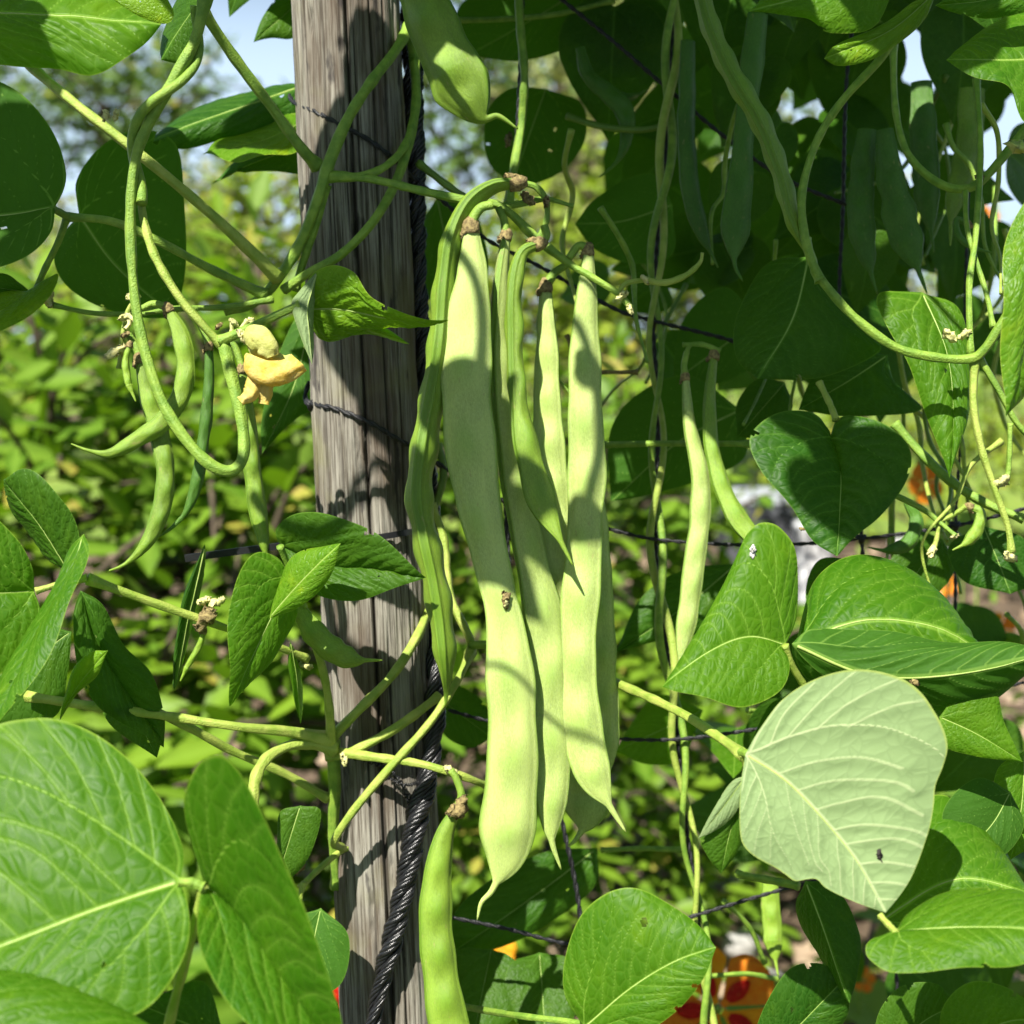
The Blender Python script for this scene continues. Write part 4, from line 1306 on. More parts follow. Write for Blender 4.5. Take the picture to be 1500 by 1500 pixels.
# middle left
leaf((410, 797), (624, 846), [(404, 775), (432, 754), (480, 752), (540, 776), (590, 816)], [(424, 832), (460, 870), (520, 879), (580, 862)], (.60, .585), PA, 'leaf_shaded', mid=[(480, 828), (550, 832)], dl=-.01, dr=-.005, puck=.012, res=(84, 61))
leaf((424, 838), (336, 1035), [(404, 816), (372, 811), (345, 850), (334, 935)], [(436, 872), (431, 915), (402, 962), (366, 1003)], (.585, .575), PA, 'leaf', mid=[(402, 890), (366, 962)], dl=-.01, dr=.008, res=(84, 61))
leaf((395, 906), (499, 796), [(411, 845), (440, 808)], [(432, 893), (466, 868), (488, 836)], (.575, .565), PA, 'leaf_young', mid=[(445, 850)], dl=.006)
leaf((106, 842), (5, 703), [(72, 818), (30, 765), (10, 728)], [(117, 800), (102, 748), (70, 706), (35, 687)], (.575, .57), PG, 'leaf_shaded', mid=[(60, 765)], dl=.012, dr=-.008, puck=.016)
leaf((50, 866), (-170, 870), [(47, 830), (22, 786), (-30, 750), (-110, 780)], [(60, 902), (46, 948), (12, 982), (-60, 990)], (.555, .53), PG, 'leaf', mid=[(-30, 870)], puck=.013)
leaf((123, 782), (-12, 1068), [(100, 812), (78, 868), (40, 945), (-5, 1000)], [(127, 800), (118, 850), (82, 932), (38, 1015)], (.555, .52), PG, 'leaf', mid=[(112, 838), (70, 915), (25, 1005)], dl=.015, dr=-.012, puck=.006)
leaf((118, 865), (240, 1095), [(105, 910), (112, 970), (150, 1040)], [(150, 885), (180, 945), (222, 985), (240, 1045)], (.58, .60), PG, 'leaf_shaded', mid=[(145, 950)], dl=-.01, puck=.008)
leaf((86, 1058), (158, 953), [(105, 985), (132, 956)], [(112, 1018), (142, 990)], (.55, .545), PG, 'leaf_young', mid=[(115, 1005)])
leaf((105, 925), (-30, 1000), [(70, 920), (20, 940)], [(100, 980), (80, 1050), (0, 1060)], (.61, .60), PG, 'leaf_shaded', mid=[(40, 970)])
leaf((300, 797), (254, 1012), [(270, 870), (256, 945)], [(288, 860), (275, 900), (263, 960)], (.61, .61), PG, 'leaf_shaded', mid=[(272, 900)], dr=.03, puck=.005)
leaf((190, 1000), (230, 1110), [(150, 1010), (160, 1060)], [(215, 1010), (240, 1060)], (.63, .62), PG, 'leaf_shaded', mid=[(205, 1055)])
leaf((425, 940), (440, 1060), [(422, 970), (430, 1020)], [(436, 980), (442, 1030)], (.61, .62), PA, 'leaf', mid=[(432, 1000)], dr=.02)
# bottom left
leaf((264, 1292), (-190, 1452), [(268, 1250), (236, 1176), (182, 1106), (112, 1060), (45, 1050), (-30, 1075), (-120, 1180)], [(276, 1340), (264, 1405), (212, 1478), (140, 1500), (40, 1530), (-90, 1520)], (.465, .445), PB, 'leaf', mid=[(130, 1338), (0, 1388)], dl=.03, dr=-.015, puck=.0055, wav=.02, res=(130, 91), bulge=.03)
leaf((300, 1296), (520, 1580), [(276, 1232), (269, 1168), (302, 1107), (342, 1113), (385, 1178), (418, 1268), (465, 1400), (505, 1500)], [(291, 1320), (287, 1372), (308, 1425), (352, 1482), (430, 1560)], (.465, .44), PB, 'leaf', mid=[(352, 1342), (425, 1448)], dl=-.022, dr=-.02, puck=.006, wav=.02, res=(110, 81), bulge=.01)
leaf((-120, 1500), (330, 1590), [(-60, 1428), (30, 1421), (130, 1450), (230, 1505)], [(-60, 1580), (100, 1640), (250, 1620)], (.43, .43), PB, 'leaf', mid=[(90, 1520)], dl=.02, res=(90, 61))
leaf((330, 1520), (180, 1460), [(300, 1440), (235, 1455)], [(300, 1540), (230, 1530)], (.50, .50), PB, 'leaf_shaded')
leaf((440, 1180), (400, 1310), [(410, 1190), (405, 1240)], [(470, 1190), (450, 1260)], (.62, .62), PA, 'leaf_shaded')
leaf((470, 1330), (440, 1470), [(430, 1350), (425, 1410)], [(510, 1370), (500, 1440)], (.63, .62), PA, 'leaf_shaded', under=True)
# lower right
SPOT = leaf((1150, 945), (970, 1006), [(1168, 905), (1169, 840), (1160, 795), (1128, 766), (1098, 778), (1068, 835), (1038, 895), (1002, 962)], [(1156, 982), (1138, 1016), (1082, 1036), (1022, 1020)], (.56, .545), PC, 'leaf', mid=[(1095, 934), (1040, 955)], dl=.015, dr=-.01, res=(100, 71), bulge=.04)
leaf((1165, 948), (1450, 962), [(1172, 905), (1195, 850), (1240, 817), (1292, 814), (1342, 836), (1385, 882), (1425, 940)], [(1200, 1000), (1280, 1030), (1370, 1010)], (.575, .57), PC, 'leaf', mid=[(1260, 912), (1360, 920)], dl=.03, puck=.014, res=(90, 65))
leaf((1160, 943), (1545, 955), [(1195, 919), (1290, 925), (1400, 938), (1490, 945)], [(1165, 975), (1200, 1002), (1290, 1010), (1370, 1042), (1440, 1032), (1510, 990)], (.56, .545), PC, 'leaf_shaded', mid=[(1270, 985), (1400, 985)], dl=.01, dr=.02, under=True, puck=.009, res=(90, 61))
PALE = leaf((1092, 1105), (1297, 1337), [(1112, 1070), (1152, 1020), (1212, 988), (1272, 981), (1332, 1000), (1367, 1040), (1388, 1088), (1379, 1132), (1371, 1152), (1366, 1200), (1346, 1260), (1326, 1300)], [(1084, 1160), (1085, 1226), (1102, 1252), (1142, 1275), (1166, 1291), (1192, 1286), (1212, 1302), (1255, 1322)], (.512, .50), PC, 'leaf_pale', mid=[(1150, 1143), (1202, 1196), (1255, 1262)], under=True, puck=.009, bulge=.03, res=(130, 91), label='pale leaf turned underside to the light')
leaf((1376, 1050), (1498, 1116), [(1405, 1018), (1455, 1008), (1472, 1060)], [(1378, 1090), (1430, 1108)], (.56, .555), PC, 'leaf', mid=[(1430, 1075)])
leaf((1093, 1136), (1023, 1228), [(1072, 1145), (1045, 1185)], [(1090, 1168), (1062, 1208)], (.525, .53), PC, 'leaf_pale', mid=[(1062, 1178)], under=True)
leaf((1093, 1150), (1056, 1280), [(1062, 1208), (1028, 1226), (1035, 1252)], [(1092, 1205), (1078, 1252)], (.53, .535), PC, 'leaf_shaded', mid=[(1070, 1215)])
leaf((1312, 1366), (1540, 1362), [(1330, 1335), (1378, 1308), (1440, 1302), (1505, 1308)], [(1282, 1372), (1267, 1395), (1298, 1424), (1345, 1426), (1410, 1415), (1500, 1412)], (.495, .475), PC, 'leaf', mid=[(1420, 1362)], dl=.02, dr=-.01, res=(90, 61))
leaf((1290, 1350), (1510, 1310), [(1310, 1240), (1360, 1168), (1420, 1185), (1475, 1250)], [(1330, 1380), (1420, 1370)], (.56, .55), PC, 'leaf', mid=[(1400, 1290)], dl=.03, res=(70, 51))
leaf((856, 1506), (1049, 1388), [(828, 1455), (828, 1400), (850, 1342), (890, 1308), (932, 1301), (980, 1324), (1022, 1354)], [(885, 1530), (945, 1512), (992, 1480), (1032, 1432)], (.545, .53), PC, 'leaf', mid=[(925, 1447), (990, 1408)], dl=.01, dr=-.006, res=(100, 71))
leaf((1180, 1290), (1245, 1470), [(1165, 1330), (1200, 1400)], [(1225, 1300), (1260, 1370), (1255, 1430)], (.57, .56), PC, 'leaf_shaded', mid=[(1215, 1375)], dl=.02)
leaf((1110, 1560), (1240, 1430), [(1110, 1500), (1150, 1425), (1200, 1412)], [(1190, 1550), (1240, 1490)], (.58, .57), PC, 'leaf_shaded', mid=[(1180, 1490)])
leaf((1280, 1560), (1400, 1470), [(1285, 1490), (1320, 1445), (1370, 1440)], [(1340, 1560), (1400, 1520)], (.55, .54), PC, 'leaf_shaded', mid=[(1345, 1500)])
leaf((1380, 1560), (1530, 1490), [(1380, 1480), (1420, 1438), (1480, 1450)], [(1450, 1570), (1520, 1530)], (.53, .52), PC, 'leaf', mid=[(1460, 1500)])
leaf((1170, 1020), (1100, 1110), [(1130, 1030), (1108, 1070)], [(1180, 1060), (1130, 1100)], (.58, .57), PC, 'leaf_shaded', mid=[(1140, 1070)])
leaf((1480, 1160), (1400, 1260), [(1430, 1140), (1380, 1190)], [(1500, 1210), (1460, 1260)], (.58, .57), PC, 'leaf_shaded', mid=[(1450, 1210)], under=True)
leaf((1500, 1100), (1480, 1260), [(1460, 1130), (1455, 1200)], [(1540, 1140), (1530, 1220)], (.60, .59), PC, 'leaf', mid=[(1495, 1180)])
# right edge and upper right
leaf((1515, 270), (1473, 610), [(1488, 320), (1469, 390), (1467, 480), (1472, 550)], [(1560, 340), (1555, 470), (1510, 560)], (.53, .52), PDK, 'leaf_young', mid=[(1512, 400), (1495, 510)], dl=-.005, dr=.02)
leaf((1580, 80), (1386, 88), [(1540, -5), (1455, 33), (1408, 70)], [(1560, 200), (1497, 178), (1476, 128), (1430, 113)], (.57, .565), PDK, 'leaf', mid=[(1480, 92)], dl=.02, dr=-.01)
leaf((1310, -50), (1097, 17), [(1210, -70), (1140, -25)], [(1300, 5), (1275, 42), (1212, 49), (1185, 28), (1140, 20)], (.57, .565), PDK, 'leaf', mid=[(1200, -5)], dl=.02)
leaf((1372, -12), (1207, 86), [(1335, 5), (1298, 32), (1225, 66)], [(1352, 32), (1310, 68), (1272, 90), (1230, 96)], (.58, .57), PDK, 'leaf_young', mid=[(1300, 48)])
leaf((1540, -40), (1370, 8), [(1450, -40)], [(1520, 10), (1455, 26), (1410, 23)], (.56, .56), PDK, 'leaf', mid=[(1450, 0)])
leaf((1185, 375), (1110, 555), [(1120, 390), (1080, 460), (1078, 522)], [(1215, 430), (1275, 490), (1288, 515), (1230, 545), (1170, 556)], (.665, .64), PDK, 'leaf_shaded', mid=[(1160, 470)], dl=.01)
leaf((1215, 645), (1226, 815), [(1195, 608), (1140, 604), (1099, 640), (1115, 692), (1160, 742), (1192, 792)], [(1232, 610), (1290, 618), (1331, 655), (1329, 702), (1292, 752), (1252, 788)], (.635, .60), PDK, 'leaf_shaded', mid=[(1230, 690), (1229, 750)], res=(84, 61), puck=.012)
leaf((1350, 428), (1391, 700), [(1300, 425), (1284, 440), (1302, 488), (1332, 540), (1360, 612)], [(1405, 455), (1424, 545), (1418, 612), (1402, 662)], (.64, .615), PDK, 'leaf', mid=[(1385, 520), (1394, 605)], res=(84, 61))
leaf((985, 300), (842, 328), [(960, 255), (910, 266), (868, 295)], [(985, 372), (930, 386), (875, 368)], (.77, .76), PDK, 'leaf_shaded', under=True, mid=[(910, 325)])
leaf((800, 130), (750, 272), [(745, 130), (712, 170), (715, 235)], [(850, 150), (858, 200), (830, 245), (790, 268)], (.80, .78), PDK, 'leaf_shaded', under=True, mid=[(775, 200)])
leaf((860, -20), (690, 80), [(770, -40), (680, 0), (668, 50)], [(875, 25), (830, 68), (760, 90)], (.80, .79), PDK, 'leaf_shaded', under=True, mid=[(780, 30)])
leaf((950, 20), (850, 108), [(900, 15), (845, 55)], [(965, 70), (930, 112), (890, 118)], (.80, .78), PDK, 'leaf_shaded', mid=[(905, 65)])
leaf((640, 290), (690, 470), [(612, 340), (610, 420)], [(690, 300), (715, 380), (705, 440)], (.76, .75), PE, 'leaf_shaded', under=True, mid=[(660, 380)])
leaf((1085, 600), (895, 735), [(1010, 550), (930, 580), (892, 640)], [(1090, 670), (1020, 705), (950, 725)], (.76, .75), PDK, 'leaf_shaded', under=True, mid=[(990, 650)])
leaf((1080, 825), (902, 955), [(1000, 835), (940, 875)], [(1085, 870), (1030, 925), (960, 940)], (.75, .73), PC, 'leaf_shaded', mid=[(1000, 890)])
leaf((1110, 470), (985, 560), [(1060, 420), (1000, 470)], [(1120, 520), (1060, 560)], (.78, .77), PDK, 'leaf_shaded', under=True)
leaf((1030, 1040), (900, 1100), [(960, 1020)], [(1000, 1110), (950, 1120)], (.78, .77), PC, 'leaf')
leaf((720, 1390), (690, 1540), [(665, 1395), (650, 1460)], [(755, 1410), (760, 1480)], (.73, .70), PE, 'leaf_shaded', mid=[(705, 1460)])
leaf((790, 1395), (800, 1540), [(745, 1415), (745, 1480)], [(840, 1410), (845, 1480)], (.73, .70), PE, 'leaf_shaded', mid=[(795, 1460)])
leaf((875, 1242), (655, 1400), [(790, 1250), (690, 1310), (655, 1360)], [(870, 1300), (800, 1355), (720, 1392)], (.77, .74), PE, 'leaf_shaded', mid=[(770, 1320)])
leaf((640, 1020), (720, 1080), [(660, 1000), (710, 1030)], [(650, 1075), (690, 1095)], (.74, .73), PE, 'leaf_shaded')
leaf((1380, 790), (1310, 880), [(1340, 780), (1300, 830)], [(1400, 830), (1360, 880)], (.70, .69), PDK, 'leaf_shaded')
leaf((1440, 770), (1480, 870), [(1390, 800), (1410, 850)], [(1500, 790), (1520, 850)], (.68, .67), PDK, 'leaf_shaded')
leaf((1300, 520), (1170, 600), [(1230, 510), (1190, 550)], [(1310, 560), (1350, 600), (1250, 610)], (.68, .67), PDK, 'leaf_shaded', mid=[(1240, 560)])
leaf((1150, 560), (1080, 640), [(1110, 555), (1080, 590)], [(1160, 600), (1120, 640)], (.72, .71), PDK, 'leaf_shaded')
leaf((1260, 820), (1190, 920), [(1200, 820), (1180, 870)], [(1270, 870), (1240, 910)], (.66, .65), PDK, 'leaf_shaded')

# thin stems tangled through the shaded side
rr = random.Random(77)
for i in range(26):
    x0_, y0_ = (rr.uniform(1290, 1500), rr.uniform(60, 700)) if i < 17 else (rr.uniform(830, 1250), rr.uniform(0, 520))
    a_ = rr.uniform(.9, 2.3)
    q_ = [(x0_, y0_)]
    for s_ in range(5):
        a_ += rr.uniform(-.55, .55)
        st_ = rr.uniform(35, 75)
        q_.append((q_[-1][0] + st_ * math.cos(a_), q_[-1][1] + st_ * math.sin(a_)))
    d0_ = rr.uniform(.62, .80)
    stem(q_, (d0_, d0_ + rr.uniform(-.04, .04), d0_ + rr.uniform(-.04, .04)), [rr.uniform(3.5, 6), rr.uniform(3, 5.5), 2.6], PDK, rr.choice(['stem', 'stem_pale', 'stem_dark']), 'tendril', seg=10)
# leaves further back in the shaded tangle
rr = random.Random(5)
for i in range(140):
    bx, by = rr.uniform(880, 1500), rr.uniform(-120, 520)
    if bx > 1350 and by > 60 and rr.random() < .62:
        continue
    if bx < 960 and by > 40 and rr.random() < .75:
        continue
    dd = rr.uniform(.75, 1.15)
    b_ = P(bx, by, dd)
    ln = rr.uniform(.04, .075)
    ax_ = nrm([rr.uniform(-.8, .8), rr.uniform(-.4, .4), rr.uniform(-1, -.1)])
    free_leaf(b_, b_ + ax_ * ln, [rr.uniform(-.6, .6), -1, rr.uniform(.1, .9)], rr.uniform(.85, 1.1), 'leaf_shaded', PDK, res=(26, 19))
for i in range(30):
    bx, by = rr.uniform(1040, 1500), rr.uniform(850, 1480)
    if bx < 1190 and by > 1260:
        continue
    dd = rr.uniform(.72, 1.1)
    b_ = P(bx, by, dd)
    ln = rr.uniform(.04, .075)
    ax_ = nrm([rr.uniform(-.8, .8), rr.uniform(-.4, .4), rr.uniform(-1, .1)])
    free_leaf(b_, b_ + ax_ * ln, [rr.uniform(-.6, .6), -1, rr.uniform(.3, 1.2)], rr.uniform(.85, 1.1), rr.choice(['leaf', 'leaf_shaded']), PC, res=(26, 19))


# ---- leaves and stems added above the picture to cast shade on what hangs below
PT = plant(P(900, 1950, .68) * [1, 1, 0], 'added leaves and stems above the picture that shade the bean net')


def over(px, py, d, k, ln, rot=0., mat='leaf', par=None):
    """added leaf that blocks the sun on its way to the spot (px, py, d), k metres before it"""
    c = P(px, py, d) + SUN * k
    e1 = nrm(np.cross(SUN, [0, 0, 1]))
    e2 = np.cross(SUN, e1)
    ax_ = e1 * math.cos(rot) + e2 * math.sin(rot)
    free_leaf(c - ax_ * ln * .42, c + ax_ * ln * .58, SUN + RNG.normal(0, .18, 3), 1.0, mat, par or PT, res=(26, 19))


for a_ in ((1150, 90, .66, .30, .12), (1040, 220, .70, .33, .12), (1180, 280, .68, .31, .06), (1290, 330, .70, .34, .07), (1080, 400, .70, .34, .11), (1190, 480, .65, .36, .07), (930, 150, .76, .32, .11), (820, 120, .78, .34, .11),
           (970, 330, .74, .36, .10), (1310, 200, .68, .30, .10), (1400, 330, .66, .36, .09), (1100, 620, .70, .42, .10), (1260, 690, .62, .40, .055), (1240, 770, .62, .44, .05), (1000, 620, .74, .42, .10), (960, 30, .74, .28, .12), (1080, 20, .70, .26, .1),
           (1160, 560, .65, .40, .08), (690, 20, .62, .24, .05), (640, 120, .62, .25, .06), (560, 90, .64, .26, .06), (530, 250, .64, .30, .085), (560, 380, .64, .34, .08), (515, 470, .64, .36, .045), 
           (600, 560, .64, .38, .05), (705, 640, .61, .38, .045), (695, 745, .61, .40, .034), (872, 790, .62, .41, .022), (105, 390, .66, .34, .05), (185, 400, .68, .35, .055), (160, 250, .68, .32, .045), (20, 200, .57, .28, .055), (40, 360, .57, .31, .04),
           (380, 200, .70, .31, .05), (725, 820, .60, .42, .035), (872, 560, .62, .37, .016), (785, 760, .61, .42, .03), (560, 480, .64, .35, .07), (520, 330, .64, .33, .08), (575, 560, .65, .37, .045), (640, 760, .61, .41, .03), (1110, 300, .66, .32, .05), (125, 40, .55, .2, .03), (960, 480, .72, .38, .08), (905, 640, .76, .43, .04)):
    over(*a_, rot=RNG.random() * 6)
def shadow_stem(pts, d, k, r, mat='stem'):
    """stem added above the picture so that its narrow shadow falls along pts"""
    q = spline(np.array([P(x, y, d) + SUN * (k + .03 * math.sin(i * 1.7)) for i, (x, y) in enumerate(pts)]), 50)
    V, Fc = tube(q, r, 9, .06)
    mesh_obj('stem', V, Fc, M[mat], PT)


shadow_stem([(640, 330), (700, 420), (712, 520), (700, 620), (640, 700)], .605, .36, .0022)
shadow_stem([(800, 420), (845, 470), (872, 560), (880, 660), (860, 760), (800, 840)], .615, .40, .0022)
shadow_stem([(500, 760), (525, 700), (560, 676), (595, 700), (612, 780)], .65, .42, .0020)
shadow_stem([(470, 790), (530, 728), (575, 722), (620, 760)], .65, .43, .0018)
shadow_stem([(640, 1000), (700, 985), (760, 1010), (830, 1060), (900, 1080)], .60, .48, .0012)
shadow_stem([(470, 900), (530, 960), (600, 990), (650, 960)], .65, .46, .0025)
# leaves added above the picture to block the sky over the net
rr = random.Random(21)
for i in range(170):
    dd = rr.uniform(.63, 1.0)
    b_ = P(rr.uniform(430, 1650), rr.uniform(-900, -110) , dd)
    ax_ = nrm([rr.uniform(-.9, .9), rr.uniform(-.6, .4), rr.uniform(-.9, .2)])
    free_leaf(b_, b_ + ax_ * rr.uniform(.06, .095), [rr.uniform(-.5, .5), -.7, rr.uniform(.4, 1.2)], 1.0, 'leaf_shaded', PT, res=(16, 11))
for xs_ in ((470, 700), (820, 1100), (1180, 1400)):
    stem([(xs_[0], -40, .62), ((xs_[0] + xs_[1]) / 2, -350, .48), (xs_[1], -620, .42)], None, [8, 7, 5], PT)
# ================================================================== pods
GL, GS, GD = 'long pods hanging beside the post', 'small pods left of the post', 'pods in the shaded tangle'
pod('broad green pod hanging at the top edge right of the post', [(600, -60), (622, 0), (650, 70), (683, 135), (708, 172), (730, 170), (759, 189)], (.60, .598), [66, 72, 80, 86, 80, 20, 7, 3], [34, 42, 46, 46, 40, 12, 6, 3], -12, 'pod_mid', 4, calyx=False, group=GL)
pod('slender pod edge on, arching over and down along the right side of the post', [(757, 268), (722, 274), (688, 300), (665, 345), (652, 420), (643, 520), (624, 640), (614, 720), (622, 780), (637, 850), (648, 920), (654, 985), (653, 1035)], (.612, .605), [22, 50, 60, 66, 68, 68, 70, 68, 66, 66, 60, 40, 6], [14, 24, 31, 34, 35, 36, 37, 37, 36, 34, 28, 20, 4], [60, 78, 84, 80, 84, 82, 78], 'pod_mid', 11, tail=110, beak=20, group=GL, dry=True, n=150, bulge=.1)
c_ = pod('longest broad pale pod in front with a scar and a sunlit lower half', [(690, 332), (692, 400), (685, 480), (683, 560), (691, 660), (702, 740), (717, 810), (729, 862), (742, 920), (750, 1010), (751, 1100), (746, 1190), (740, 1255), (722, 1302), (705, 1322), (699, 1348)], (.606, .590), [22, 46, 66, 76, 74, 71, 67, 58, 47, 62, 74, 79, 84, 92, 90, 3], [16, 22, 26, 28, 28, 27, 26, 25, 28, 32, 34, 34, 32, 20, 8, 3], [8, 0, -6, -10, 0, 8, 12, 10], 'pod', 9, group=GL, n=170, stalk=[(694, 318), (705, 304), (722, 300)])
crumple(surf([q for q in c_.children if q.name.startswith('shell')][0], 741, 878, .0009), .0052, c_, 'dry', 'scar', 31)
crumple(surf([q for q in c_.children if q.name.startswith('shell')][0], 741, 884, .0014), .0030, c_, 'pale_bud', 'scar', 32)
pod('long pale pod just right of the longest one, seam towards us at its top', [(741, 345), (734, 420), (733, 520), (742, 620), (758, 720), (778, 820), (796, 910), (806, 1000), (810, 1100), (808, 1180), (808, 1230), (822, 1274)], (.622, .602), [16, 38, 48, 52, 54, 56, 58, 58, 56, 52, 40, 10, 3], [14, 24, 28, 28, 26, 24, 24, 22, 22, 20, 16, 8, 3], [72, 66, 56, 44, 28, 18, 14, 12], 'pod', 10, group=GL, n=150, stalk=[(738, 322), (730, 304)])
pod('narrow dark green pod curving down to a sharp beak in the middle of the cluster', [(790, 357), (765, 372), (754, 420), (753, 500), (758, 580), (768, 640), (785, 710), (806, 762), (820, 790), (839, 828)], (.614, .594), [18, 24, 28, 28, 32, 42, 48, 40, 14, 3], [14, 22, 24, 24, 24, 24, 24, 20, 10, 3], [60, 66, 60, 40, 18, 10], 'pod_mid', 6, tail=120, group=GL, stalk=[(800, 345), (797, 330)])
pod('pale pod hanging second from the right in the cluster behind the sharp beak', [(799, 420), (800, 460), (802, 540), (803, 640), (808, 740), (815, 840), (822, 920), (826, 980), (828, 1010)], (.632, .622), [18, 32, 44, 52, 54, 50, 44, 30, 4], [14, 18, 22, 24, 24, 22, 20, 14, 3], [-14, -4, 4, 0], 'pod', 9, group=GL, stalk=[(812, 400), (830, 388)])
pod('long pale pod at the right of the cluster with its beak bent to the right', [(862, 367), (860, 420), (857, 500), (858, 600), (859, 700), (855, 800), (849, 890), (847, 980), (851, 1060), (868, 1130), (888, 1172), (917, 1219)], (.622, .604), [16, 34, 46, 52, 56, 56, 54, 54, 58, 64, 54, 18, 3], [14, 20, 24, 26, 26, 26, 26, 26, 28, 28, 22, 10, 3], [22, 6, -4, -8, 0, 8], 'pod', 10, group=GL, n=150, stalk=[(848, 360), (833, 378)])
pod('pale pod half hidden behind the right pod of the cluster', [(872, 700), (876, 800), (880, 900), (884, 1000), (888, 1080), (891, 1130), (890, 1165)], (.64, .634), [20, 36, 40, 42, 36, 26, 4], [14, 20, 22, 22, 20, 16, 3], 10, 'pod', 7, calyx=False, group=GL)
pod('short pod end with a triangle of sun behind the bent beak of the cluster', [(842, 1060), (850, 1110), (858, 1160), (856, 1205), (845, 1228), (832, 1240)], (.655, .65), [40, 66, 76, 66, 40, 4], [20, 26, 26, 24, 14, 3], -20, 'pod', 4, calyx=False, group=GL)
pod('flat green pod hanging at the bottom right beside the black rope', [(668, 1186), (651, 1225), (641, 1290), (639, 1360), (646, 1430), (658, 1500), (672, 1570), (690, 1660), (700, 1720)], (.618, .60), [16, 38, 50, 54, 56, 60, 60, 58], [14, 22, 26, 28, 28, 28, 26, 24], [30, 22, 16, 16], 'pod_mid', 8, group=GL, stalk=[(676, 1165), (668, 1140), (660, 1128)])
# left of the post
pod('curved pod whose pale tip points left below the hanging loop of stem', [(246, 452), (265, 490), (272, 540), (262, 585), (235, 620), (195, 648), (160, 664), (130, 660), (104, 650)], (.598, .585), [14, 26, 29, 29, 29, 27, 22, 10, 3], [10, 15, 17, 18, 18, 16, 13, 6, 3], 10, 'pod_mid', 7, tail=120, group=GS, stalk=[(225, 445), (208, 452)])
pod('long sickle shaped shiny pod sweeping down to the left', [(205, 525), (216, 575), (234, 640), (243, 690), (236, 745), (215, 795), (185, 825), (155, 838)], (.60, .585), [16, 26, 28, 29, 29, 25, 17, 3], [12, 18, 20, 20, 19, 16, 11, 3], 20, 'pod_mid', 8, tail=120, group=GS, stalk=[(198, 505), (188, 490)])
pod('thin dark pod between the stem loop and the sickle shaped pod', [(306, 508), (306, 560), (300, 630), (290, 700), (275, 745), (255, 770), (233, 787)], (.60, .595), [12, 16, 18, 18, 20, 16, 3], [9, 11, 12, 12, 12, 9, 3], 20, 'pod_shaded', 7, tail=120, group=GS, stalk=[(300, 490), (290, 470)])
pod('straight green pod hanging below the yellow flower', [(355, 540), (364, 620), (370, 690), (380, 760), (390, 815), (398, 840)], (.602, .60), [14, 24, 27, 27, 22, 4], [10, 18, 20, 20, 16, 3], 25, 'pod_mid', 7, group=GS, stalk=[(345, 510), (335, 500)])
pod('very small pod by the withered buds at left', [(190, 505), (184, 530), (188, 560), (199, 588)], (.592, .59), [8, 11, 12, 3], [7, 8, 8, 3], 20, 'pod_mid', 4, group=GS)
pod('short pod with the beak pointing right in front of the post', [(436, 890), (462, 928), (492, 955), (518, 966), (538, 967), (560, 967)], (.60, .606), [22, 36, 38, 26, 9, 3], [16, 22, 22, 16, 7, 3], -10, 'pod_mid', 4, group=GS, calyx=False)
pod('tiny pod drooping from the brown withered flower left of the heart leaf', [(299, 925), (290, 950), (275, 975), (264, 998)], (.585, .585), [7, 10, 9, 3], [6, 8, 7, 3], 10, 'pod_mid', 3, group=GS)
# right of the cluster
pod('straight pale pod hanging on the net left of the spotted leaf', [(1004, 552), (1010, 620), (1024, 690), (1026, 760), (1016, 830), (1007, 900), (998, 960), (992, 1000)], (.655, .63), [12, 20, 26, 32, 34, 32, 26, 6], [9, 14, 16, 18, 18, 18, 14, 3], [40, 20, 8], 'pod', 8, group=GD, stalk=[(1002, 535), (1006, 515)])
pod('pod curving right behind the top of the spotted leaf', [(1046, 520), (1040, 580), (1042, 650), (1056, 710), (1082, 762), (1125, 810), (1160, 840)], (.66, .63), [14, 20, 24, 28, 30, 24], [9, 14, 16, 18, 18, 14], [50, 30, 16], 'pod_mid', 7, group=GD)
pod('long pod edge on running from the top edge down to the pale stem joint', [(1022, -40), (1038, 30), (1068, 100), (1112, 175), (1142, 250), (1160, 315), (1182, 370), (1198, 405)], (.62, .602), [48, 52, 56, 54, 48, 40, 28, 8], [24, 27, 29, 28, 25, 21, 15, 5], 84, 'pod_mid', 9, group=GD, calyx=False, bulge=.08)
pod('shaded flat pod with a blunt end beside the long edge on pod', [(1110, 20), (1100, 110), (1090, 190), (1084, 260), (1078, 330), (1076, 385), (1088, 412)], (.67, .66), [30, 34, 30, 32, 42, 42, 4], [14, 18, 18, 18, 20, 18, 3], 10, 'pod_shaded', 6, group=GD, calyx=False)
pod('shaded slender pod left of the blunt pod, curving right at its foot', [(1008, 60), (1006, 140), (1006, 220), (1014, 290), (1030, 345), (1052, 392)], (.69, .68), [22, 27, 28, 28, 26, 6], [12, 16, 16, 16, 14, 3], 20, 'pod_shaded', 7, group=GD, calyx=False)
pod('dark hooked pod near the top centre with its tip flicked right', [(850, 70), (862, 110), (890, 135), (915, 165), (918, 200), (905, 235), (878, 260)], (.74, .735), [14, 22, 26, 30, 28, 20, 3], [10, 16, 18, 18, 18, 12, 3], 20, 'pod_shaded', 6, tail=120, group=GD, calyx=False)
pod('dark pod with horn shaped end beside the hooked pod', [(870, 120), (900, 138), (925, 142), (948, 131)], (.745, .74), [14, 16, 12, 3], [9, 10, 8, 3], 20, 'pod_shaded', 3, group=GD, calyx=False)
pod('shaded pod left of the pair at upper right', [(1270, 190), (1262, 260), (1262, 330), (1276, 400), (1285, 430)], (.70, .69), [26, 36, 38, 32, 4], [14, 18, 18, 16, 3], 0, 'pod_shaded', 6, group=GD, calyx=False)
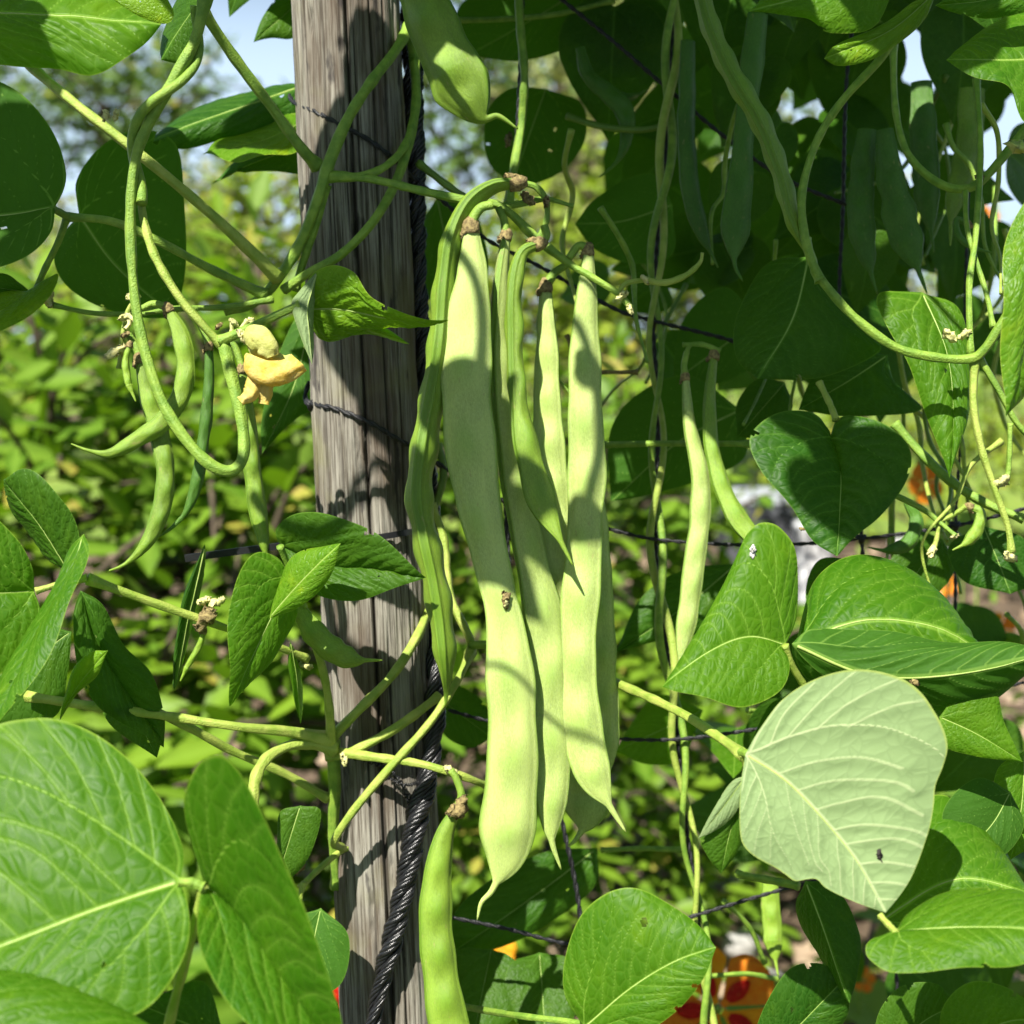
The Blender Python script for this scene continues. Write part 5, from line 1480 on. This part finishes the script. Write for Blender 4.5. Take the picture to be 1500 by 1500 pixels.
pod('shaded broad pod right of the pair at upper right', [(1296, 190), (1304, 260), (1322, 330), (1345, 395), (1358, 430)], (.69, .68), [24, 40, 48, 42, 4], [14, 20, 20, 18, 3], 0, 'pod_shaded', 6, group=GD, calyx=False)
pod('shaded pod against the sky at upper right', [(1350, 120), (1352, 200), (1358, 280), (1364, 340), (1368, 370)], (.72, .71), [30, 38, 36, 28, 4], [14, 18, 18, 14, 3], 0, 'pod_shaded', 6, group=GD, calyx=False)
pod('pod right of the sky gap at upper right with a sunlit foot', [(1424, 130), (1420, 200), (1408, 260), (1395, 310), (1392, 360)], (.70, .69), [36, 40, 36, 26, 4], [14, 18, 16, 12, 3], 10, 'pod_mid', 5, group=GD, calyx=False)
pod('small green pod curling below the withered flower cluster at right', [(1420, 742), (1436, 750), (1432, 775), (1415, 795), (1395, 806)], (.63, .625), [10, 16, 18, 14, 3], [8, 12, 13, 10, 3], 20, 'pod_mid', 4, group=GD)
pod('thin black looking pod curled in front of the lawn at right', [(1420, 330), (1402, 322), (1404, 345), (1425, 362), (1452, 370)], (.66, .655), [8, 10, 10, 8, 3], [7, 8, 8, 6, 3], 20, 'pod_shaded', 3, group=GD)
pod('dark curled pod under the shaded heart leaf', [(1330, 735), (1342, 765), (1330, 795), (1300, 806), (1272, 802)], (.68, .675), [14, 20, 20, 16, 3], [12, 15, 15, 12, 3], 20, 'pod_shaded', 4, group=GD, calyx=False)
pod('pod hanging behind the net low under the pale leaf', [(1128, 1290), (1130, 1350), (1135, 1400), (1140, 1430)], (.74, .73), [22, 30, 26, 4], [12, 16, 14, 3], 10, 'pod_mid', 4, group=GD, calyx=False)

# ================================================================== flowers and withered buds on the vines
def petal(base, tip, normal, wid, cup, curl, mat, parent, name='petal', shape=None):
    base, tip = np.asarray(base, float), np.asarray(tip, float)
    ax = tip - base
    ln = np.linalg.norm(ax)
    X = ax / ln
    nn = nrm(np.asarray(normal, float) - X * (np.asarray(normal, float) @ X))
    Y = np.cross(nn, X)
    n, m = 16, 13
    t = np.linspace(0, 1, n)[:, None]
    v = np.linspace(-1, 1, m)[None]
    prof = (np.sin(np.pi * np.clip(t * .86 + .10, 0, 1)) ** .8 if shape is None else shape(t))
    hw = wid * ln * prof
    z = cup * ln * v ** 2 * prof + curl * ln * t ** 2 + (.03 * np.sin(v * 7 + t * 5) + .10 * (vnoise(v * 2.6 + 40 + base[0] * 900, t * 2.2 + 7, 3) - .5)) * ln * t
    g = base + X * (t * ln)[..., None] + Y * (v * hw)[..., None] + nn * z[..., None]
    # give it a little thickness
    V = np.vstack([g.reshape(-1, 3), (g - nn * ln * .012).reshape(-1, 3)])
    f1 = gridfaces(n, m)
    f2 = gridfaces(n, m)[:, ::-1] + n * m
    return mesh_obj(name, V, np.vstack([f1, f2]), M[mat], parent)


fl = thing('bean_flower', P(362, 490, .58), 'pale yellow bean flower with a golden lower petal left of the post', 'flower')
fd = .568


def shell_petal(pts, wid, a0, a1, mat, name, flat=.6, ruff=.06):
    """petal folded like a half open boat: an arc a0..a1 of a tube through photo points"""
    q = spline(px3(pts, fd), 22)
    T, N, B = frames(q, (0, -1, 0))
    m = 19
    th = np.radians(np.linspace(a0, a1, m))[None]
    r = along(wid, 22)[:, None] * fd / F
    t = np.linspace(0, 1, 22)[:, None]
    r = r * (1 + ruff * np.sin(th * 5 + t * 6) * t)
    g = q[:, None] + N[:, None] * (np.cos(th) * r * flat)[..., None] + B[:, None] * (np.sin(th) * r)[..., None]
    cen_ = q[:, None]
    g = g + nrm(g - cen_) * (.0011 * (vnoise(th * 2.2 + 20 + t * 3, t * 7 + 5, len(name)) - .5) * t * 2)[..., None]
    gi = g + nrm(cen_ - g) * .0002
    V = np.vstack([g.reshape(-1, 3), gi.reshape(-1, 3)])
    f1 = gridfaces(22, m)
    return mesh_obj(name, V, np.vstack([f1, f1[:, ::-1] + 22 * m]), M[mat], fl)


shell_petal([(358, 492, fd + .004), (372, 494, fd - .001), (388, 504, fd - .003), (397, 524, fd - .003)], [5, 17, 21, 19, 13], -210, 50, 'petal_pale', 'banner')
shell_petal([(362, 520, fd + .003), (378, 535, fd - .001), (402, 544, fd - .004), (424, 538, fd - .005), (434, 530, fd - .004)], [6, 20, 24, 23, 21, 18], -25, 215, 'petal', 'wing', .7, .12)
shell_petal([(366, 505, fd + .006), (386, 522, fd + .004), (410, 532, fd + .004), (428, 528, fd + .004)], [6, 14, 16, 14, 8], -140, 120, 'petal_pale', 'wing', .6)
shell_petal([(378, 536, fd + .004), (374, 558, fd + .002), (368, 576, fd + .001), (352, 588, fd)], [8, 13, 13, 11, 6], -150, 140, 'petal', 'keel', .8)
shell_petal([(386, 538, fd + .005), (388, 560, fd + .003), (388, 578, fd + .003), (386, 592, fd + .003)], [8, 12, 13, 11, 7], -150, 140, 'petal', 'keel', .8)
crumple(P(356, 494, fd + .004), .0050, fl, 'pale_bud', 'calyx', 3, (.5, 0, -1))
bw = [(343, 472, .582, 6, 'pale_bud'), (365, 470, .584, 6, 'pale_bud'), (320, 478, .60, 5, 'dry'), (155, 170, .578, 7, 'pale_bud'), (170, 168, .578, 6, 'pale_bud'), (69, 438, .61, 10, 'pale_bud'), (75, 430, .61, 6, 'pale_bud'), (192, 434, .598, 7, 'pale_bud'), (168, 515, .594, 11, 'pale_bud'), (183, 465, .596, 7, 'pale_bud'),
      (184, 490, .597, 6, 'dry'), (912, 432, .612, 7, 'pale_bud'), (945, 410, .612, 6, 'pale_bud'), (923, 453, .612, 6, 'pale_bud'), (774, 292, .62, 9, 'dry'), (800, 295, .62, 6, 'dry'), (672, 1185, .612, 14, 'dry'), (660, 1128, .622, 8, 'pale_bud'), (302, 905, .582, 16, 'dry'), (318, 882, .582, 9, 'pale_bud'), (300, 880, .582, 8, 'pale_bud'),
      (1340, 1000, .54, 6, 'dry'), (1435, 260, .62, 6, 'dry'), (1468, 705, .597, 10, 'pale_bud'), (1365, 808, .63, 8, 'pale_bud'), (1392, 492, .60, 10, 'pale_bud'), (1412, 490, .60, 8, 'pale_bud'), (1480, 815, .60, 10, 'pale_bud'), (1398, 786, .63, 5, 'pale_bud'), (1496, 215, .60, 14, 'pale_bud'), (745, 205, .72, 8, 'dry'), (448, 975, .62, 8, 'pale_bud'), (504, 1112, .63, 7, 'pale_bud'), (436, 1272, .64, 9, 'dry'), (1175, 775, .6, 3, 'dry')]
for i, (x, y, dd, r, mt) in enumerate(bw):
    par = PA if x < 640 else PE if x < 930 else PDK
    crumple(P(x, y, dd), r * 2.1 * dd / F, par, mt, 'withered_bud', 40 + i, (random.uniform(-1, 1), random.uniform(-.4, .4), random.uniform(-1, 1)))
for x, y, dx, dy in ((335, 500, 5, -30), (337, 495, 26, -26), (188, 462, 12, 12), (190, 470, -6, 12)):
    stem([(x, y), (x + dx / 2 + 2, y + dy / 2), (x + dx, y + dy)], (.584, .583), [4.5, 4, 4], PA, 'pale_bud', 'bud_stalk')
# droppings and specks lying on the leaves
M['speck'] = simple('dark_speck', (.03, .025, .02), None, .8, 900, .4, 900)
o_ = thing('leaf_dropping', P(1288, 1251, .493), 'small dark speck with a thin tail stuck on the pale leaf', 'speck')
PS_ = surf(PALE, 1288, 1251, .0003)
PSD = float((PS_ - EYE) @ FWD)
crumple(PS_, .0030, o_, 'speck', 'blob', 5, (0, 0, 1))
V, Fc = tube(spline(px3([(1288, 1256), (1291, 1261), (1295, 1268)], PSD), 12), np.linspace(.00045, .00015, 12), 6)
mesh_obj('tail', V, Fc, M['speck'], o_)
M['white_speck'] = simple('bird_lime', (.75, .74, .70), (.4, .38, .34), .9, 900, .4, 900)
q_ = crumple(surf(SPOT, 1103, 808, .0001), .0040, None, 'white_speck', 'bird_lime', 8, (.1, 0, 1))
tag(q_, 'white dried splash on the top of the spotted leaf', 'splash')

# ================================================================== nasturtiums
def nasturtium(px, py, d, size, mats, face, label, spot=None, leaves=3, group='nasturtiums on the bed'):
    c = P(px, py, d)
    o = thing('nasturtium', c * [1, 1, 0], label, 'flower', group)
    face = nrm(face)
    e1 = nrm(np.cross(face, [0.1, 0.2, 1]))
    e2 = np.cross(face, e1)
    fo = None
    for k in range(5):
        a = 2 * math.pi * k / 5 + px
        r_ = e1 * math.cos(a) + e2 * math.sin(a)
        pt_ = petal(c + r_ * size * .08, c + r_ * size + face * size * .22, face, .50, -.10, -.12, mats[k % len(mats)], o, 'petal', shape=lambda t: np.clip(t * 1.6, .12, 1) * np.sqrt(np.clip(1.04 - t ** 5, 0, 1)))
        if spot:
            petal(c + r_ * size * .2 + face * size * .10, c + r_ * size * .66 + face * size * .23, face, .28, -.1, -.1, spot, pt_, 'blotch')
    V, Fc = tube(spline([c, c - face * size * .5 + [0, 0, -.04], c * [1, 1, 0] + [0.03, 0.02, 0]], 20), .0022, 7)
    mesh_obj('stem', V, Fc, M['stem'], o)
    rg = random.Random(int(px))
    for k in range(leaves):
        b = c + np.array([rg.uniform(-.09, .09), rg.uniform(-.03, .08), rg.uniform(-.10, -.02)])
        m_, n_ = 18, 6
        th_ = np.linspace(0, 2 * np.pi, m_, endpoint=False)[None]
        rd = np.linspace(.02, 1, n_)[:, None] * rg.uniform(.028, .042)
        nx = nrm([rg.uniform(-.4, .4), -.5, 1])
        u1 = nrm(np.cross(nx, [1, .2, 0]))
        u2 = np.cross(nx, u1)
        g = b + u1 * (np.cos(th_) * rd * (1 + .06 * np.cos(5 * th_)))[..., None] + u2 * (np.sin(th_) * rd)[..., None] + nx * (rd ** 2 * 5 + .004 * np.sin(th_ * 3) * rd / .04)[..., None]
        mesh_obj('leaf', g.reshape(-1, 3), gridfaces(n_, m_, True), M['bush'], o, True, {'rnd': np.full(m_ * n_, rg.random()), 'mid': np.zeros(m_ * n_)})
        V, Fc = tube(spline([b, (b + c * [1, 1, .5]) / 2, c * [1, 1, 0]], 12), .0016, 6)
        mesh_obj('leaf_stalk', V, Fc, M['stem'], o)


nasturtium(1052, 1478, .92, .040, ['petal_yellow', 'petal_orange'], (-.15, -1, .5), 'golden orange nasturtium with red blotches at the bottom right of centre', 'petal_red')
nasturtium(1355, 708, 1.5, .022, ['petal_orange'], (.4, -1, .2), 'blurred orange nasturtium behind the tip of the long drooping leaf', None, 1)
nasturtium(1464, 922, 1.5, .018, ['petal_yellow', 'petal_orange'], (-.2, -1, .3), 'yellow nasturtium at the right edge above the green leaf', None, 2)
nasturtium(735, 1392, 1.8, .018, ['petal_yellow'], (0, -1, .6), 'yellow nasturtium glimpsed under the beak of the longest pod', None, 2)
nasturtium(1385, 858, 1.9, .016, ['petal_orange'], (0, -1, .4), 'small orange nasturtium behind the right dark leaves', None, 1)
nasturtium(508, 1448, .95, .018, ['petal_red'], (-.8, -1, .1), 'red nasturtium peeping out at the lower left edge of the post', None, 0)
nasturtium(1445, 322, 2.2, .020, ['petal_orange'], (0, -1, .2), 'faint orange nasturtium below the sky gap at upper right', None, 1)
nasturtium(1265, 1435, 1.35, .012, ['petal_orange'], (.2, -1, .4), 'little orange bloom among leaves at the bottom right', None, 2)

# ================================================================== things on the far lawn
M['white'] = simple('white_plastic', (.80, .80, .80), (.72, .72, .72), .5, 3)
M['grey'] = simple('dark_grey_plastic', (.06, .065, .075), (.09, .09, .10), .5, 3)
M['wgrey'] = simple('light_metal', (.50, .54, .58), (.42, .45, .5), .4, 3)


def boxm(c, s, mat, parent, name, bev=.12):
    """box with cut corners"""
    x, y, z = np.array(s) / 2
    b = min(x, y, z) * bev * 2
    ring = [(-x + b, -y), (x - b, -y), (x, -y + b), (x, y - b), (x - b, y), (-x + b, y), (-x, y - b), (-x, -y + b)]
    rows = [(-z, .96), (-z + b, 1), (z - b, 1), (z, .96)]
    V = np.array([[px_ * k, py_ * k, h] for h, k in rows for px_, py_ in ring]) + c
    f = [gridfaces(4, 8, True), np.array([[7, 6, 5, 4, 3, 2, 1, 0], [24, 25, 26, 27, 28, 29, 30, 31]])]
    me = bpy.data.meshes.new(name)
    return mesh_obj(name, V, f, M[mat], parent, False)


wp_ = P(1193, 800, 5.6)
pl_ = thing('white_planter', wp_ * [1, 1, 0], 'blurred white planter behind the left side of the shaded heart leaf', 'planter')
hz_ = wp_[2] + .10
V, Fc = tube(np.array([wp_ * [1, 1, 0] + [0, 0, z] for z in (0.01, .02, hz_ * .5, hz_ - .04, hz_ - .03, hz_)]), np.array([.055, .06, .07, .078, .086, .086]), 24)
mesh_obj('pot', V, Fc, M['white'], pl_)
for k in range(7):
    free_leaf(wp_ * [1, 1, 0] + [0, 0, hz_], wp_ * [1, 1, 0] + [.10 * math.cos(k), .10 * math.sin(k), hz_ + .09], (0, -1, .6), .8, 'leaf', pl_, res=(10, 9))
# grey tub and lid
tub = thing('storage_tub', P(1110, 745, 6.9) * [1, 1, 0], 'blurred dark grey tub with a pale lid behind the straight pods', 'tub')
tc_ = P(1110, 765, 6.9)
boxm(tc_ * [1, 1, 0] + [0, 0, tc_[2] * .5 + .05], (.36, .34, tc_[2] + .1), 'grey', tub, 'body')
boxm(tc_ * [1, 1, 0] + [.03, 0, tc_[2] + .13], (.38, .36, .045), 'wgrey', tub, 'lid')
pw = thing('white_bucket', P(1352, 820, 5.2) * [1, 1, 0], 'blurred small white bucket on the bare soil at right', 'bucket')
pc_ = P(1352, 818, 5.2)
hb = pc_[2] + .06
V, Fc = tube(np.array([pc_ * [1, 1, 0] + [0, 0, z] for z in (0.02, .03, hb * .5, hb - .03, hb - .02, hb)]), np.array([.085, .09, .10, .112, .122, .122]), 24)
mesh_obj('body', V, Fc, M['white'], pw)
hp = [pc_ * [1, 1, 0] + [.122 * math.cos(a), -.05 * math.sin(a), hb - .02 - .07 * math.sin(a)] for a in np.linspace(0, math.pi, 16)]
V, Fc = tube(np.array(hp), .003, 6)
mesh_obj('handle', V, Fc, M['grey'], pw)
